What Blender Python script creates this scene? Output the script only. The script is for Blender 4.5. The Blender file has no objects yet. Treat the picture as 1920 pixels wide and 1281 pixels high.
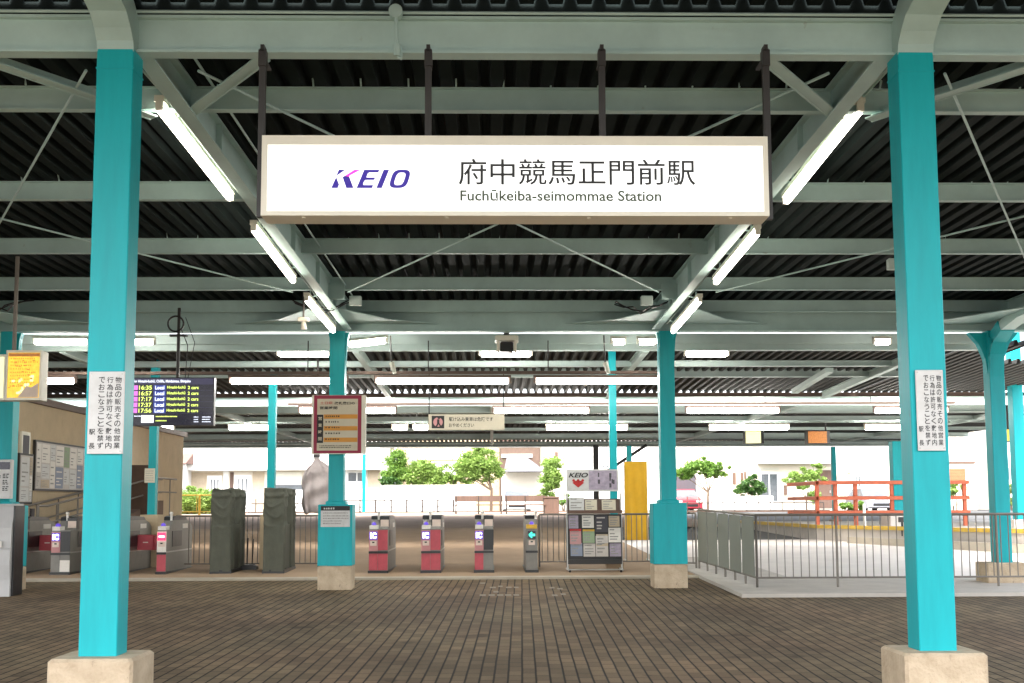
import bpy, bmesh, math, random
from mathutils import Vector, Matrix
random.seed(7)
R = math.radians
S = bpy.context.scene
COL = S.collection

# ---------------------------------------------------------------- camera
FPX, PPX, PPY = 2000.0, 960.0, 772.0          # focal length and principal point in photo pixels
PSI, PIT, ROL = R(1.09), R(5.06), -0.004
EYE = Vector((0, 0, 1.56))
Fv = Vector((math.sin(PSI)*math.cos(PIT), math.cos(PSI)*math.cos(PIT), math.sin(PIT)))
Rv = Vector((math.cos(PSI), -math.sin(PSI), 0))
Uv = Rv.cross(Fv)
Rr = Rv*math.cos(ROL) + Uv*math.sin(ROL)
Ur = Uv*math.cos(ROL) - Rv*math.sin(ROL)
cam_data = bpy.data.cameras.new('camera')
cam = bpy.data.objects.new('camera', cam_data)
COL.objects.link(cam)
S.camera = cam
cam_data.sensor_width = 36.0
cam_data.lens = FPX/1920*36
cam_data.shift_y = (PPY-640.5)/1920
cam_data.clip_start, cam_data.clip_end = 0.1, 2000
mw = Matrix((( Rr.x, Ur.x, -Fv.x, EYE.x), (Rr.y, Ur.y, -Fv.y, EYE.y), (Rr.z, Ur.z, -Fv.z, EYE.z), (0,0,0,1)))
cam.matrix_world = mw

# ---------------------------------------------------------------- light
SUN_EL, SUN_AZ = R(58), R(200)                # soft high sun from behind the camera, a little to its right
w = bpy.data.worlds.new('World'); S.world = w; w.use_nodes = True
nt = w.node_tree; nt.nodes.clear()
sky = nt.nodes.new('ShaderNodeTexSky'); sky.sky_type = 'NISHITA'; sky.sun_disc = False
sky.sun_elevation = SUN_EL; sky.sun_rotation = SUN_AZ; sky.air_density = 1.0; sky.dust_density = 4.0; sky.ozone_density = 1.0
hs = nt.nodes.new('ShaderNodeHueSaturation'); hs.inputs['Saturation'].default_value = 0.35
bg = nt.nodes.new('ShaderNodeBackground'); bg.inputs['Strength'].default_value = 0.15
wo = nt.nodes.new('ShaderNodeOutputWorld')
nt.links.new(sky.outputs[0], hs.inputs['Color']); nt.links.new(hs.outputs[0], bg.inputs[0]); nt.links.new(bg.outputs[0], wo.inputs[0])
sd = bpy.data.lights.new('sun', 'SUN'); sd.energy = 1.0; sd.angle = R(40); sd.color = (1.0, 0.95, 0.88)
so = bpy.data.objects.new('sun', sd); COL.objects.link(so)
sdir = Vector((math.sin(SUN_AZ)*math.cos(SUN_EL), math.cos(SUN_AZ)*math.cos(SUN_EL), math.sin(SUN_EL)))
so.rotation_euler = (-sdir).to_track_quat('-Z', 'Y').to_euler()
S.view_settings.view_transform = 'Standard'; S.view_settings.look = 'None'
S.view_settings.gamma = 1.0; S.view_settings.use_curve_mapping = False
S.view_settings.exposure = 2.85
S.render.engine = 'CYCLES'
S.cycles.max_bounces = 8; S.cycles.diffuse_bounces = 5; S.cycles.glossy_bounces = 3
S.cycles.use_denoising = True
S.cycles.sample_clamp_indirect = 6.0
S.cycles.use_light_tree = True

# ---------------------------------------------------------------- placing helpers
def P(x, y, Y):
    """world point seen at photo pixel (x, y) standing at depth Y"""
    d = Fv + Rr*((x-PPX)/FPX) + Ur*((PPY-y)/FPX)
    return EYE + d*(Y/d.y)
def ZX(x, y, Y): p = P(x, y, Y); return p.x, p.z
def gz(Y):
    if Y < 20.4: return .0204*(Y-6.86)
    if Y < 41: return .276 + (Y-20.4)*(.72-.276)/20.6
    if Y < 57: return .72 + (Y-41)*.5/16
    return 1.22

# ---------------------------------------------------------------- materials
def srgb(r, g, b):
    f = lambda c: (c/255/12.92) if c/255 <= .04045 else ((c/255+.055)/1.055)**2.4
    return (f(r), f(g), f(b))
MATS = {}
def mat(name, col, rough=.6, metal=0, var=.12, scale=4.0, bump=0.0, spec=.5, emit=0, emit_col=None, dirt=None, stretch=(1,1,1), trans=0):
    m = bpy.data.materials.new(name); m.use_nodes = True; MATS[name] = m
    n = m.node_tree.nodes; l = m.node_tree.links
    b = n['Principled BSDF']
    b.inputs['Roughness'].default_value = rough; b.inputs['Metallic'].default_value = metal
    b.inputs['Specular IOR Level'].default_value = spec
    tc = n.new('ShaderNodeTexCoord'); mp = n.new('ShaderNodeMapping'); mp.inputs['Scale'].default_value = stretch
    l.new(tc.outputs['Object'], mp.inputs[0])
    nz = n.new('ShaderNodeTexNoise'); nz.inputs['Scale'].default_value = scale; nz.inputs['Detail'].default_value = 6; nz.inputs['Roughness'].default_value = .65
    l.new(mp.outputs[0], nz.inputs['Vector'])
    rp = n.new('ShaderNodeValToRGB'); rp.color_ramp.elements[0].position = .3; rp.color_ramp.elements[1].position = .7
    c = Vector(col)
    lo = c*(1-var) if dirt is None else Vector(dirt)
    hi = c*(1+var) if dirt is None else c
    rp.color_ramp.elements[0].color = (*[max(0,min(1,v)) for v in lo], 1); rp.color_ramp.elements[1].color = (*[max(0,min(1,v)) for v in hi], 1)
    l.new(nz.outputs[0], rp.inputs[0]); l.new(rp.outputs[0], b.inputs['Base Color'])
    rr = n.new('ShaderNodeMapRange'); rr.inputs[3].default_value = max(.05, rough-.1); rr.inputs[4].default_value = min(1, rough+.12)
    l.new(nz.outputs[0], rr.inputs[0]); l.new(rr.outputs[0], b.inputs['Roughness'])
    if bump:
        bp = n.new('ShaderNodeBump'); bp.inputs['Strength'].default_value = bump; bp.inputs['Distance'].default_value = .02
        n2 = n.new('ShaderNodeTexNoise'); n2.inputs['Scale'].default_value = scale*8; n2.inputs['Detail'].default_value = 4
        l.new(mp.outputs[0], n2.inputs['Vector']); l.new(n2.outputs[0], bp.inputs['Height']); l.new(bp.outputs[0], b.inputs['Normal'])
    if emit:
        b.inputs['Emission Color'].default_value = (*(emit_col or col), 1); b.inputs['Emission Strength'].default_value = emit
    if trans:
        b.inputs['Transmission Weight'].default_value = trans
    return m
TEAL = (.007, .355, .39)
mat('teal_paint', TEAL, .42, var=.11, scale=1.6, spec=.25, bump=.06, stretch=(4,4,.5))
mat('teal_dark', (.02, .22, .22), .5, var=.08)
mat('beam_paint', (.38, .53, .50), .5, var=.13, scale=1.4)
mat('beam_far', (.46, .55, .51), .55, var=.12, scale=1.2)
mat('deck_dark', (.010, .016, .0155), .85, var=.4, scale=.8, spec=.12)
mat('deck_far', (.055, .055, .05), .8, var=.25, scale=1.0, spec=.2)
mat('concrete_plinth', (.56, .45, .32), .85, bump=.6, scale=5, dirt=(.38,.29,.19), var=.2)
mat('concrete_pad', (.46, .42, .37), .9, bump=.3, scale=2.5, var=.12)
mat('gate_slab', (.36, .255, .165), .85, spec=.2, bump=.15, scale=1.5, var=.10)
mat('platform_floor', (.34, .25, .19), .95, spec=.1, scale=1.2, var=.15)
mat('asphalt', (.07, .07, .068), .9, bump=.3, scale=3)
mat('yard_concrete', (.66, .61, .56), .9, bump=.2, scale=1.2, var=.08)
mat('kerb_stone', (.42, .37, .29), .85, bump=.3, scale=4)
mat('white_paint', (.78, .77, .74), .5, var=.05)
mat('ivory_metal', (.72, .69, .58), .45, var=.06, scale=3)
mat('dark_brown', (.022, .019, .017), .5, var=.2, scale=6)
mat('brown_housing', (.13, .085, .065), .6, var=.15)
mat('pale_brick', (.26,.22,.17), .85, var=.2, scale=30)
mat('kiosk_grey', (.46,.45,.44), .4, var=.08, scale=3)
mat('steel', (.42, .41, .39), .35, metal=.7, var=.12, scale=5)
mat('steel_rail', (.17, .15, .125), .45, metal=.3, var=.12, scale=6)
mat('rail_dark', (.045, .033, .027), .6, metal=.1, var=.2, scale=6)
mat('black_plastic', (.012, .012, .013), .35, var=.2)
mat('gate_red', (.42, .055, .075), .45, var=.14, scale=8)
mat('gate_grey', (.18, .17, .15), .45, var=.16, scale=6, metal=.2)
mat('gate_pink', (.46, .20, .20), .5, var=.1)
mat('card_plate', (.62, .50, .42), .5)
mat('yellow_plastic', (.60, .36, .03), .5)
mat('label_white', (.70, .66, .60), .6, var=.06, scale=30)
mat('ink', (.012, .012, .012), .6, var=.1)
mat('ink_red', (.45, .02, .02), .6)
mat('ink_grey', (.26, .25, .23), .6, var=.3, scale=40)
mat('notice_white', (.60, .60, .585), .5, dirt=(.50,.49,.47), scale=9)
mat('notice_cream', (.55, .50, .38), .6, var=.05)
mat('notice_orange', (.60, .27, .04), .6, var=.06)
mat('notice_red', (.27, .006, .04), .5, var=.08)
mat('cover_green', (.085, .088, .066), .85, var=.16, scale=5, bump=.4)
mat('grey_cloth', (.46, .40, .39), .9, var=.10, scale=7, bump=.3)
mat('yellow_cloth', (.72, .40, .015), .7, var=.10, scale=3)
mat('beige_wall', (.50, .395, .255), .85, var=.10, scale=2.2, bump=.2)
mat('brown_wall', (.11, .07, .05), .8, var=.15)
mat('white_wall', (.80, .78, .74), .85, var=.03, scale=1.0)
mat('cream_wall', (.74, .67, .56), .85, var=.05, scale=1.0)
mat('grey_roof', (.20, .20, .21), .8, var=.08)
mat('roof_brown', (.16, .09, .07), .8)
mat('wood_brown', (.12, .07, .05), .7, var=.2, scale=8, stretch=(1,1,.1))
mat('orange_paint', (.56, .12, .05), .5, var=.15)
mat('yellow_line', (.55, .36, .05), .7, var=.2)
mat('window_glass', (.10, .11, .12), .15, var=.2)
mat('window_frame', (.70, .70, .68), .5)
mat('car_white', (.75, .75, .75), .3); mat('car_red', (.45, .03, .05), .3); mat('car_grey', (.30, .30, .33), .3)
mat('tyre', (.015, .015, .015), .8)
mat('bark', (.11, .075, .05), .9, bump=.5, scale=6, stretch=(1,1,.3))
mat('shade_panel', (.21, .225, .19), .6, var=.06, scale=2)
mat('poster_paper', (.50, .46, .42), .7, var=.10, scale=6)
mat('poster_blue', (.22, .25, .32), .6); mat('poster_green', (.25, .33, .20), .6); mat('poster_tan', (.45, .36, .25), .6); mat('poster_dark', (.06, .055, .065), .6)
mat('poster_pink', (.45, .24, .24), .6); mat('poster_lilac', (.34, .29, .36), .6, var=.25, scale=12)
mat('tube_light', (1, 1, 1), .4, emit=3.0, emit_col=(1.0, .91, .79), var=0)
mat('tube_far', (1, 1, 1), .4, emit=7, emit_col=(1.0, .97, .92), var=0)
mat('sign_light', (.6, .6, .6), .4, emit=.20, emit_col=(1.0, 1.0, .97), var=0)
mat('logo_blue', (.012, .002, .15), .5, emit=.03, emit_col=(.10,.02,1.0)); mat('logo_pink', (.75, .02, .35), .5, emit=.16, emit_col=(1.0,.03,.45))
mat('ink_green', (.045, .065, .035), .6)
mat('screen_dark', (.006, .006, .012), .25, emit=.006, emit_col=(.1,.1,.4))
mat('screen_bar', (.02, .02, .06), .3, emit=.018, emit_col=(.30,.28,.55))
mat('led_white', (.1,.1,.1), .4, emit=.30, emit_col=(.80,.85,1.0)); mat('led_yellow', (.1,.1,.02), .4, emit=.26, emit_col=(.75,.95,.18))
mat('led_pink', (.1,.02,.1), .4, emit=.16, emit_col=(.85,.25,.85)); mat('led_blue', (.02,.03,.2), .4, emit=.05, emit_col=(.08,.15,.75))
mat('led_violet', (.05,.03,.25), .4, emit=.09, emit_col=(.20,.10,.85)); mat('led_ic', (.9,.9,.9), .4, emit=.9, emit_col=(.95,.95,1.0))
mat('led_green', (.02,.4,.3), .4, emit=.30, emit_col=(.05,1.0,.62)); mat('led_red', (.5,.02,.05), .4, emit=.35, emit_col=(1.0,.03,.10))
mat('lamp_yellow', (.6,.4,.05), .5, emit=.12, emit_col=(1.0,.62,.05), var=.6, scale=9); mat('lamp_cream', (.7,.65,.4), .5, emit=.16, emit_col=(.95,.95,.40)); mat('lamp_orange', (.5,.2,.05), .5, emit=.02, emit_col=(1.0,.30,.06), var=.3, scale=20)
mat('lamp_print', (.35,.12,.02), .5, emit=.14, emit_col=(1.0,.35,.02))
def wear(name, col, scale=7, lo=.66, hi=.72, amount=.55):
    m = MATS[name]; n = m.node_tree.nodes; l = m.node_tree.links; b = n['Principled BSDF']
    src = b.inputs['Base Color'].links[0].from_socket
    tc = n.new('ShaderNodeTexCoord'); mp = n.new('ShaderNodeMapping'); mp.inputs['Scale'].default_value = (1,1,.45); l.new(tc.outputs['Object'], mp.inputs[0])
    nz = n.new('ShaderNodeTexNoise'); nz.inputs['Scale'].default_value = scale; nz.inputs['Detail'].default_value = 8; nz.inputs['Roughness'].default_value = .7; l.new(mp.outputs[0], nz.inputs['Vector'])
    mr = n.new('ShaderNodeMapRange'); mr.inputs[1].default_value = lo; mr.inputs[2].default_value = hi; mr.inputs[4].default_value = amount; l.new(nz.outputs[0], mr.inputs[0])
    mx = n.new('ShaderNodeMixRGB'); mx.inputs[2].default_value = (*col, 1); l.new(mr.outputs[0], mx.inputs[0]); l.new(src, mx.inputs[1]); l.new(mx.outputs[0], b.inputs['Base Color'])
wear('teal_paint', (.05, .16, .16), 6); wear('beam_paint', (.20, .17, .12), 5); wear('concrete_plinth', (.14, .11, .08), 11, .62, .67, .7); wear('gate_red', (.10, .04, .04), 14, .62, .7, .5); wear('gate_grey', (.10,.09,.08), 9, .6, .7, .5)
wear('beige_wall', (.24, .18, .11), 3, .58, .72, .5); wear('notice_white', (.30, .26, .20), 12, .64, .7, .5); wear('white_wall', (.5, .47, .42), 2, .6, .75, .4)
def leaf_mat(name, a, b2):
    m = bpy.data.materials.new(name); m.use_nodes = True; MATS[name] = m
    n = m.node_tree.nodes; l = m.node_tree.links; b = n['Principled BSDF']
    oi = n.new('ShaderNodeNewGeometry'); rp = n.new('ShaderNodeValToRGB')
    rp.color_ramp.elements[0].color = (*a, 1); rp.color_ramp.elements[1].color = (*b2, 1)
    l.new(oi.outputs['Random Per Island'], rp.inputs[0]); l.new(rp.outputs[0], b.inputs['Base Color'])
    b.inputs['Roughness'].default_value = .55
    tr = n.new('ShaderNodeBsdfTranslucent'); l.new(rp.outputs[0], tr.inputs[0])
    mx = n.new('ShaderNodeMixShader'); mx.inputs[0].default_value = .4
    l.new(b.outputs[0], mx.inputs[1]); l.new(tr.outputs[0], mx.inputs[2]); l.new(mx.outputs[0], n['Material Output'].inputs[0])
leaf_mat('leaf_dark', (.025, .075, .015), (.09, .19, .035))
leaf_mat('leaf_mid', (.07, .16, .02), (.19, .32, .05))
leaf_mat('leaf_light', (.12, .22, .03), (.30, .42, .10))

def brick_floor():
    m = bpy.data.materials.new('brick_paving'); m.use_nodes = True; MATS['brick_paving'] = m
    n = m.node_tree.nodes; l = m.node_tree.links; b = n['Principled BSDF']
    tc = n.new('ShaderNodeTexCoord'); mp = n.new('ShaderNodeMapping'); mp.inputs['Rotation'].default_value = (0, 0, R(90+1.6))
    l.new(tc.outputs['Object'], mp.inputs[0])
    wob = n.new('ShaderNodeTexNoise'); wob.inputs['Scale'].default_value = 1.3
    add = n.new('ShaderNodeMixRGB'); add.blend_type = 'ADD'; add.inputs[0].default_value = .012
    l.new(mp.outputs[0], add.inputs[1]); l.new(wob.outputs['Color'], add.inputs[2]); l.new(tc.outputs['Object'], wob.inputs['Vector'])
    bt = n.new('ShaderNodeTexBrick'); bt.offset = .5; bt.offset_frequency = 2; bt.squash = 1
    bt.inputs['Scale'].default_value = 1; bt.inputs['Brick Width'].default_value = .23; bt.inputs['Row Height'].default_value = .124
    bt.inputs['Mortar Size'].default_value = .0075; bt.inputs['Mortar Smooth'].default_value = .3; bt.inputs['Bias'].default_value = 0
    bt.inputs['Color1'].default_value = (.132, .100, .062, 1); bt.inputs['Color2'].default_value = (.215, .160, .100, 1); bt.inputs['Mortar'].default_value = (.04, .03, .02, 1)
    l.new(add.outputs[0], bt.inputs['Vector'])
    # wide open joints run along the strips
    sx = n.new('ShaderNodeSeparateXYZ'); l.new(add.outputs[0], sx.inputs[0])
    dv = n.new('ShaderNodeMath'); dv.operation = 'DIVIDE'; dv.inputs[1].default_value = .124; l.new(sx.outputs['Y'], dv.inputs[0])
    fr = n.new('ShaderNodeMath'); fr.operation = 'FRACT'; l.new(dv.outputs[0], fr.inputs[0])
    pp = n.new('ShaderNodeMath'); pp.operation = 'PINGPONG'; pp.inputs[1].default_value = .5; l.new(fr.outputs[0], pp.inputs[0])
    mr = n.new('ShaderNodeMapRange'); mr.interpolation_type = 'SMOOTHSTEP'; mr.inputs[1].default_value = .035; mr.inputs[2].default_value = .105; l.new(pp.outputs[0], mr.inputs[0])
    # big soft stains and small grain
    nz = n.new('ShaderNodeTexNoise'); nz.inputs['Scale'].default_value = .55; nz.inputs['Detail'].default_value = 5; l.new(tc.outputs['Object'], nz.inputs['Vector'])
    st = n.new('ShaderNodeMapRange'); st.inputs[1].default_value = .35; st.inputs[2].default_value = .65; st.inputs[3].default_value = .72; st.inputs[4].default_value = 1.18; l.new(nz.outputs[0], st.inputs[0])
    gr = n.new('ShaderNodeTexNoise'); gr.inputs['Scale'].default_value = 60; gr.inputs['Detail'].default_value = 3; l.new(tc.outputs['Object'], gr.inputs['Vector'])
    g2 = n.new('ShaderNodeMapRange'); g2.inputs[3].default_value = .7; g2.inputs[4].default_value = 1.3; l.new(gr.outputs[0], g2.inputs[0])
    mu = n.new('ShaderNodeMath'); mu.operation = 'MULTIPLY'; l.new(st.outputs[0], mu.inputs[0]); l.new(g2.outputs[0], mu.inputs[1])
    sc = n.new('ShaderNodeMixRGB'); sc.blend_type = 'MULTIPLY'; sc.inputs[0].default_value = 1; l.new(bt.outputs['Color'], sc.inputs[1]); l.new(mu.outputs[0], sc.inputs[2])
    jm = n.new('ShaderNodeMixRGB'); jm.inputs[1].default_value = (.010, .007, .005, 1); l.new(mr.outputs[0], jm.inputs[0]); l.new(sc.outputs[0], jm.inputs[2])
    n3 = n.new('ShaderNodeTexNoise'); n3.inputs['Scale'].default_value = .33; n3.inputs['Detail'].default_value = 4; n3.inputs['Distortion'].default_value = .6; l.new(tc.outputs['Object'], n3.inputs['Vector'])
    r3 = n.new('ShaderNodeValToRGB'); e = r3.color_ramp.elements; e[0].position = .36; e[0].color = (1.0, .90, .86, 1); e[1].position = .62; e[1].color = (1.0, 1.0, .95, 1); l.new(n3.outputs[0], r3.inputs[0])
    tint = n.new('ShaderNodeMixRGB'); tint.blend_type = 'MULTIPLY'; tint.inputs[0].default_value = 1; l.new(jm.outputs[0], tint.inputs[1]); l.new(r3.outputs[0], tint.inputs[2])
    n4 = n.new('ShaderNodeTexNoise'); n4.inputs['Scale'].default_value = 2.6; n4.inputs['Detail'].default_value = 2; l.new(tc.outputs['Object'], n4.inputs['Vector'])
    r4 = n.new('ShaderNodeMapRange'); r4.inputs[1].default_value = .66; r4.inputs[2].default_value = .72; r4.inputs[3].default_value = 1; r4.inputs[4].default_value = .62; l.new(n4.outputs[0], r4.inputs[0])
    spot = n.new('ShaderNodeMixRGB'); spot.blend_type = 'MULTIPLY'; spot.inputs[0].default_value = 1; l.new(tint.outputs[0], spot.inputs[1]); l.new(r4.outputs[0], spot.inputs[2])
    l.new(spot.outputs[0], b.inputs['Base Color'])
    b.inputs['Roughness'].default_value = .8; b.inputs['Specular IOR Level'].default_value = .16
    bp = n.new('ShaderNodeBump'); bp.inputs['Strength'].default_value = .6; bp.inputs['Distance'].default_value = .008
    l.new(mr.outputs[0], bp.inputs['Height']); l.new(bp.outputs[0], b.inputs['Normal'])
brick_floor()

# ---------------------------------------------------------------- mesh helpers
class MB:
    def __init__(s, *mats):
        s.v = []; s.f = []; s.mi = []; s.mats = list(mats); s.cur = 0
    def m(s, name):
        if name not in s.mats: s.mats.append(name)
        s.cur = s.mats.index(name); return s
    def add(s, vs, fs):
        o = len(s.v); s.v += [Vector(v) for v in vs]
        for f in fs: s.f.append([i+o for i in f]); s.mi.append(s.cur)
        return s
    def box(s, x0, x1, y0, y1, z0, z1):
        return s.add([(x0,y0,z0),(x1,y0,z0),(x1,y1,z0),(x0,y1,z0),(x0,y0,z1),(x1,y0,z1),(x1,y1,z1),(x0,y1,z1)],
                     [(0,3,2,1),(4,5,6,7),(0,1,5,4),(1,2,6,5),(2,3,7,6),(3,0,4,7)])
    def cbox(s, x0, x1, y0, y1, z0, z1, c=.01):
        """box whose vertical edges and top edge are chamfered"""
        def ring(i, z): return [(x0+i+c,y0+i,z),(x1-i-c,y0+i,z),(x1-i,y0+i+c,z),(x1-i,y1-i-c,z),(x1-i-c,y1-i,z),(x0+i+c,y1-i,z),(x0+i,y1-i-c,z),(x0+i,y0+i+c,z)]
        vs = ring(0,z0)+ring(0,z1-c)+ring(c,z1)
        fs = [tuple(range(7,-1,-1)), tuple(range(16,24))]
        for k in (0,8):
            for i in range(8): j=(i+1)%8; fs.append((k+i,k+j,k+8+j,k+8+i))
        return s.add(vs, fs)
    def obox(s, p0, p1, w, h, up=(0,0,1)):
        """bar of section w x h from p0 to p1"""
        p0, p1 = Vector(p0), Vector(p1); d = (p1-p0).normalized(); u = Vector(up)
        if abs(d.dot(u)) > .99: u = Vector((0,1,0))
        r = d.cross(u).normalized(); u = r.cross(d)
        vs = [p+r*a*w/2+u*b*h/2 for p in (p0,p1) for a,b in ((-1,-1),(1,-1),(1,1),(-1,1))]
        return s.add(vs, [(0,1,2,3),(7,6,5,4),(0,4,5,1),(1,5,6,2),(2,6,7,3),(3,7,4,0)])
    def tube(s, p0, p1, r, n=8, r1=None, caps=True):
        p0, p1 = Vector(p0), Vector(p1); d = (p1-p0).normalized(); u = Vector((0,0,1))
        if abs(d.dot(u)) > .95: u = Vector((1,0,0))
        a = d.cross(u).normalized(); b = a.cross(d); r1 = r if r1 is None else r1
        vs = [p0+(a*math.cos(2*math.pi*i/n)+b*math.sin(2*math.pi*i/n))*r for i in range(n)] + [p1+(a*math.cos(2*math.pi*i/n)+b*math.sin(2*math.pi*i/n))*r1 for i in range(n)]
        fs = [(i,(i+1)%n,n+(i+1)%n,n+i) for i in range(n)]
        if caps: fs += [tuple(range(n-1,-1,-1)), tuple(range(n,2*n))]
        return s.add(vs, fs)
    def path(s, pts, r, n=6):
        for a, b in zip(pts, pts[1:]): s.tube(a, b, r, n)
        return s
    def ibeam(s, p0, p1, h, wd, tf=.018, tw=.014, h1=None):
        """I section hanging below the line p0-p1 (its top edge)"""
        p0, p1 = Vector(p0), Vector(p1); h1 = h if h1 is None else h1; z = Vector((0,0,1))
        d = (p1-p0).normalized(); r = d.cross(z).normalized()
        def sec(p, hh): return [p+r*a+z*b for a,b in ((-wd/2,0),(wd/2,0),(wd/2,-tf),(tw/2,-tf),(tw/2,-hh+tf),(wd/2,-hh+tf),(wd/2,-hh),(-wd/2,-hh),(-wd/2,-hh+tf),(-tw/2,-hh+tf),(-tw/2,-tf),(-wd/2,-tf))]
        vs = sec(p0,h)+sec(p1,h1); n = 12
        fs = [(i,(i+1)%n,n+(i+1)%n,n+i) for i in range(n)] + [tuple(range(n-1,-1,-1)), tuple(range(n,2*n))]
        return s.add(vs, fs)
    def prism(s, pts, o, ax, ay, ex):
        """flat outline pts (2D) at origin o with axes ax, ay, thickened by vector ex"""
        o, ax, ay, ex = Vector(o), Vector(ax), Vector(ay), Vector(ex); n = len(pts)
        vs = [o+ax*p[0]+ay*p[1] for p in pts] + [o+ax*p[0]+ay*p[1]+ex for p in pts]
        fs = [tuple(range(n)), tuple(range(2*n-1,n-1,-1))] + [(i,n+i,n+(i+1)%n,(i+1)%n) for i in range(n)]
        return s.add(vs, fs)
    def blob(s, c, rx, ry, rz, n=10, m=7):
        vs = []; fs = []
        for j in range(m+1):
            t = math.pi*j/m
            for i in range(n):
                a = 2*math.pi*i/n; vs.append((c[0]+rx*math.sin(t)*math.cos(a), c[1]+ry*math.sin(t)*math.sin(a), c[2]+rz*math.cos(t)))
        for j in range(m):
            for i in range(n): fs.append((j*n+i, (j+1)*n+i, (j+1)*n+(i+1)%n, j*n+(i+1)%n))
        return s.add(vs, fs)
    def build(s, name, parent=None, smooth=False, label=None, fixn=True):
        off = Vector((0,0,0)); q = parent
        while q is not None: off += q.location; q = q.parent
        me = bpy.data.meshes.new(name)
        me.from_pydata([v-off for v in s.v], [], s.f)
        for k in s.mats: me.materials.append(MATS[k])
        me.polygons.foreach_set('material_index', s.mi)
        if smooth: me.polygons.foreach_set('use_smooth', [True]*len(me.polygons))
        if fixn:
            bm = bmesh.new(); bm.from_mesh(me); bmesh.ops.recalc_face_normals(bm, faces=bm.faces[:]); bm.to_mesh(me); bm.free()
        me.update()
        o = bpy.data.objects.new(name, me); COL.objects.link(o)
        if parent is not None: o.parent = parent
        if label: o['label'] = label
        return o
def tag(o, label, cat, group=None):
    o['label'] = label; o['category'] = cat
    if group: o['group'] = group
    return o
def thing(name, label, cat, loc=(0,0,0), group=None):
    o = bpy.data.objects.new(name, None); COL.objects.link(o); o.location = loc; o.empty_display_size = .2
    return tag(o, label, cat, group)
def struct(o): o['kind'] = 'structure'; return o
def stuff(o): o['kind'] = 'stuff'; return o
def dup(root, loc, label=None):
    r = root.copy(); COL.objects.link(r); r.location = loc
    if label: r['label'] = label
    for ch in list(root.children):
        c = ch.copy(); COL.objects.link(c); c.parent = r
        for g in ch.children:
            d = g.copy(); COL.objects.link(d); d.parent = c
    return r

_tc = {}
def text_geo(body, bold=0.0):
    key = (body, bold)
    if key not in _tc:
        c = bpy.data.curves.new('lettering_outline', 'FONT'); c.body = body; c.offset = bold; c.resolution_u = 3
        o = bpy.data.objects.new('lettering_outline', c)
        me = o.to_mesh()
        vs = [tuple(v.co) for v in me.vertices]; fs = [tuple(p.vertices) for p in me.polygons]
        o.to_mesh_clear(); bpy.data.objects.remove(o); bpy.data.curves.remove(c)
        xs = [v[0] for v in vs]; ys = [v[1] for v in vs]
        x0, x1, y0, y1 = min(xs), max(xs), min(ys), max(ys)
        _tc[key] = ([((v[0]-x0)/(x1-x0), (v[1]-y0)/(y1-y0)) for v in vs], fs)
    return _tc[key]
def text(mb, body, o, ax, ay, bold=0.0, slant=0.0):
    """lettering filling the rectangle with corner o and edge vectors ax, ay"""
    vs, fs = text_geo(body, bold); o, ax, ay = Vector(o), Vector(ax), Vector(ay)
    mb.add([o+ax*(x+slant*y)+ay*y for x, y in vs], fs)
def scribble(mb, x0, x1, z, h, y, gap=.35, step=None):
    """a line of print too small to read: a row of short dark strokes"""
    step = step or h; x = x0
    while x < x1-step*.5:
        ww = step*random.uniform(.55,.9)
        mb.add([(x,y,z),(x+ww,y,z),(x+ww,y,z+h*random.uniform(.7,1)),(x,y,z+h*random.uniform(.7,1))], [(0,1,2,3)]); x += ww+step*gap*random.uniform(.5,1.3)

def copies(mb, name, parent, offs):
    o = mb.build(name, parent)
    for i, f in enumerate(offs[1:]):
        c = o.copy(); COL.objects.link(c); c.parent = parent; c.location = Vector(f)-Vector(offs[0])
    return o
# ================================================================ SETTING
prof = [-40, -6, 6.86, 19.2, 20.4, 30, 41, 49, 56.9, 57.4, 120, 700]
def sheet(name, matname, x0, x1, ys, dz, nx=1):
    mb = MB(matname)
    for y0, y1 in zip(ys, ys[1:]):
        mb.add([(x0,y0,gz(y0)+dz),(x1,y0,gz(y0)+dz),(x1,y1,gz(y1)+dz),(x0,y1,gz(y1)+dz)], [(0,1,2,3)])
    return struct(mb.build(name, fixn=False))
sheet('ground', 'asphalt', -400, 400, prof, -.012)
sheet('brick_pavement', 'brick_paving', -18, 3.72, [-6, 6.86, 19.3], 0)
mbp = MB('brick_paving'); mbp.add([(3.72,-6,gz(-6)),(16,-6,gz(-6)),(16,16.0,gz(16.0)),(3.72,16.0,gz(16.0))], [(0,1,2,3)])
struct(mbp.build('brick_pavement', fixn=False))
# concourse floor beyond the ticket gates: a low kerb, then a slab that climbs to the platform
mb = MB('kerb_stone'); mb.add([(-14,19.3,gz(19.3)-.02),(3.72,19.3,gz(19.3)-.02),(3.72,19.3,gz(19.3)+.035),(-14,19.3,gz(19.3)+.035),(-14,19.62,gz(19.62)+.035),(3.72,19.62,gz(19.62)+.035)], [(0,1,2,3),(3,2,5,4)])
struct(mb.build('kerb', fixn=False))
sheet('concourse_floor', 'gate_slab', -14, 3.72, [19.62, 20.4, 30, 40.6], .034)
mb = MB('platform_floor')
mb.add([(-30,40.6,gz(40.6)+.03),(9.0,40.6,gz(40.6)+.03),(9.0,41,gz(41)+.042),(-30,41,gz(41)+.042),(-30,57,gz(57)+.03),(9.0,57,gz(57)+.03),(-30,57,gz(57)-.5),(9.0,57,gz(57)-.5)], [(0,1,2,3),(3,2,5,4),(4,5,7,6)])
struct(mb.build('platform', fixn=False))
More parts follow.
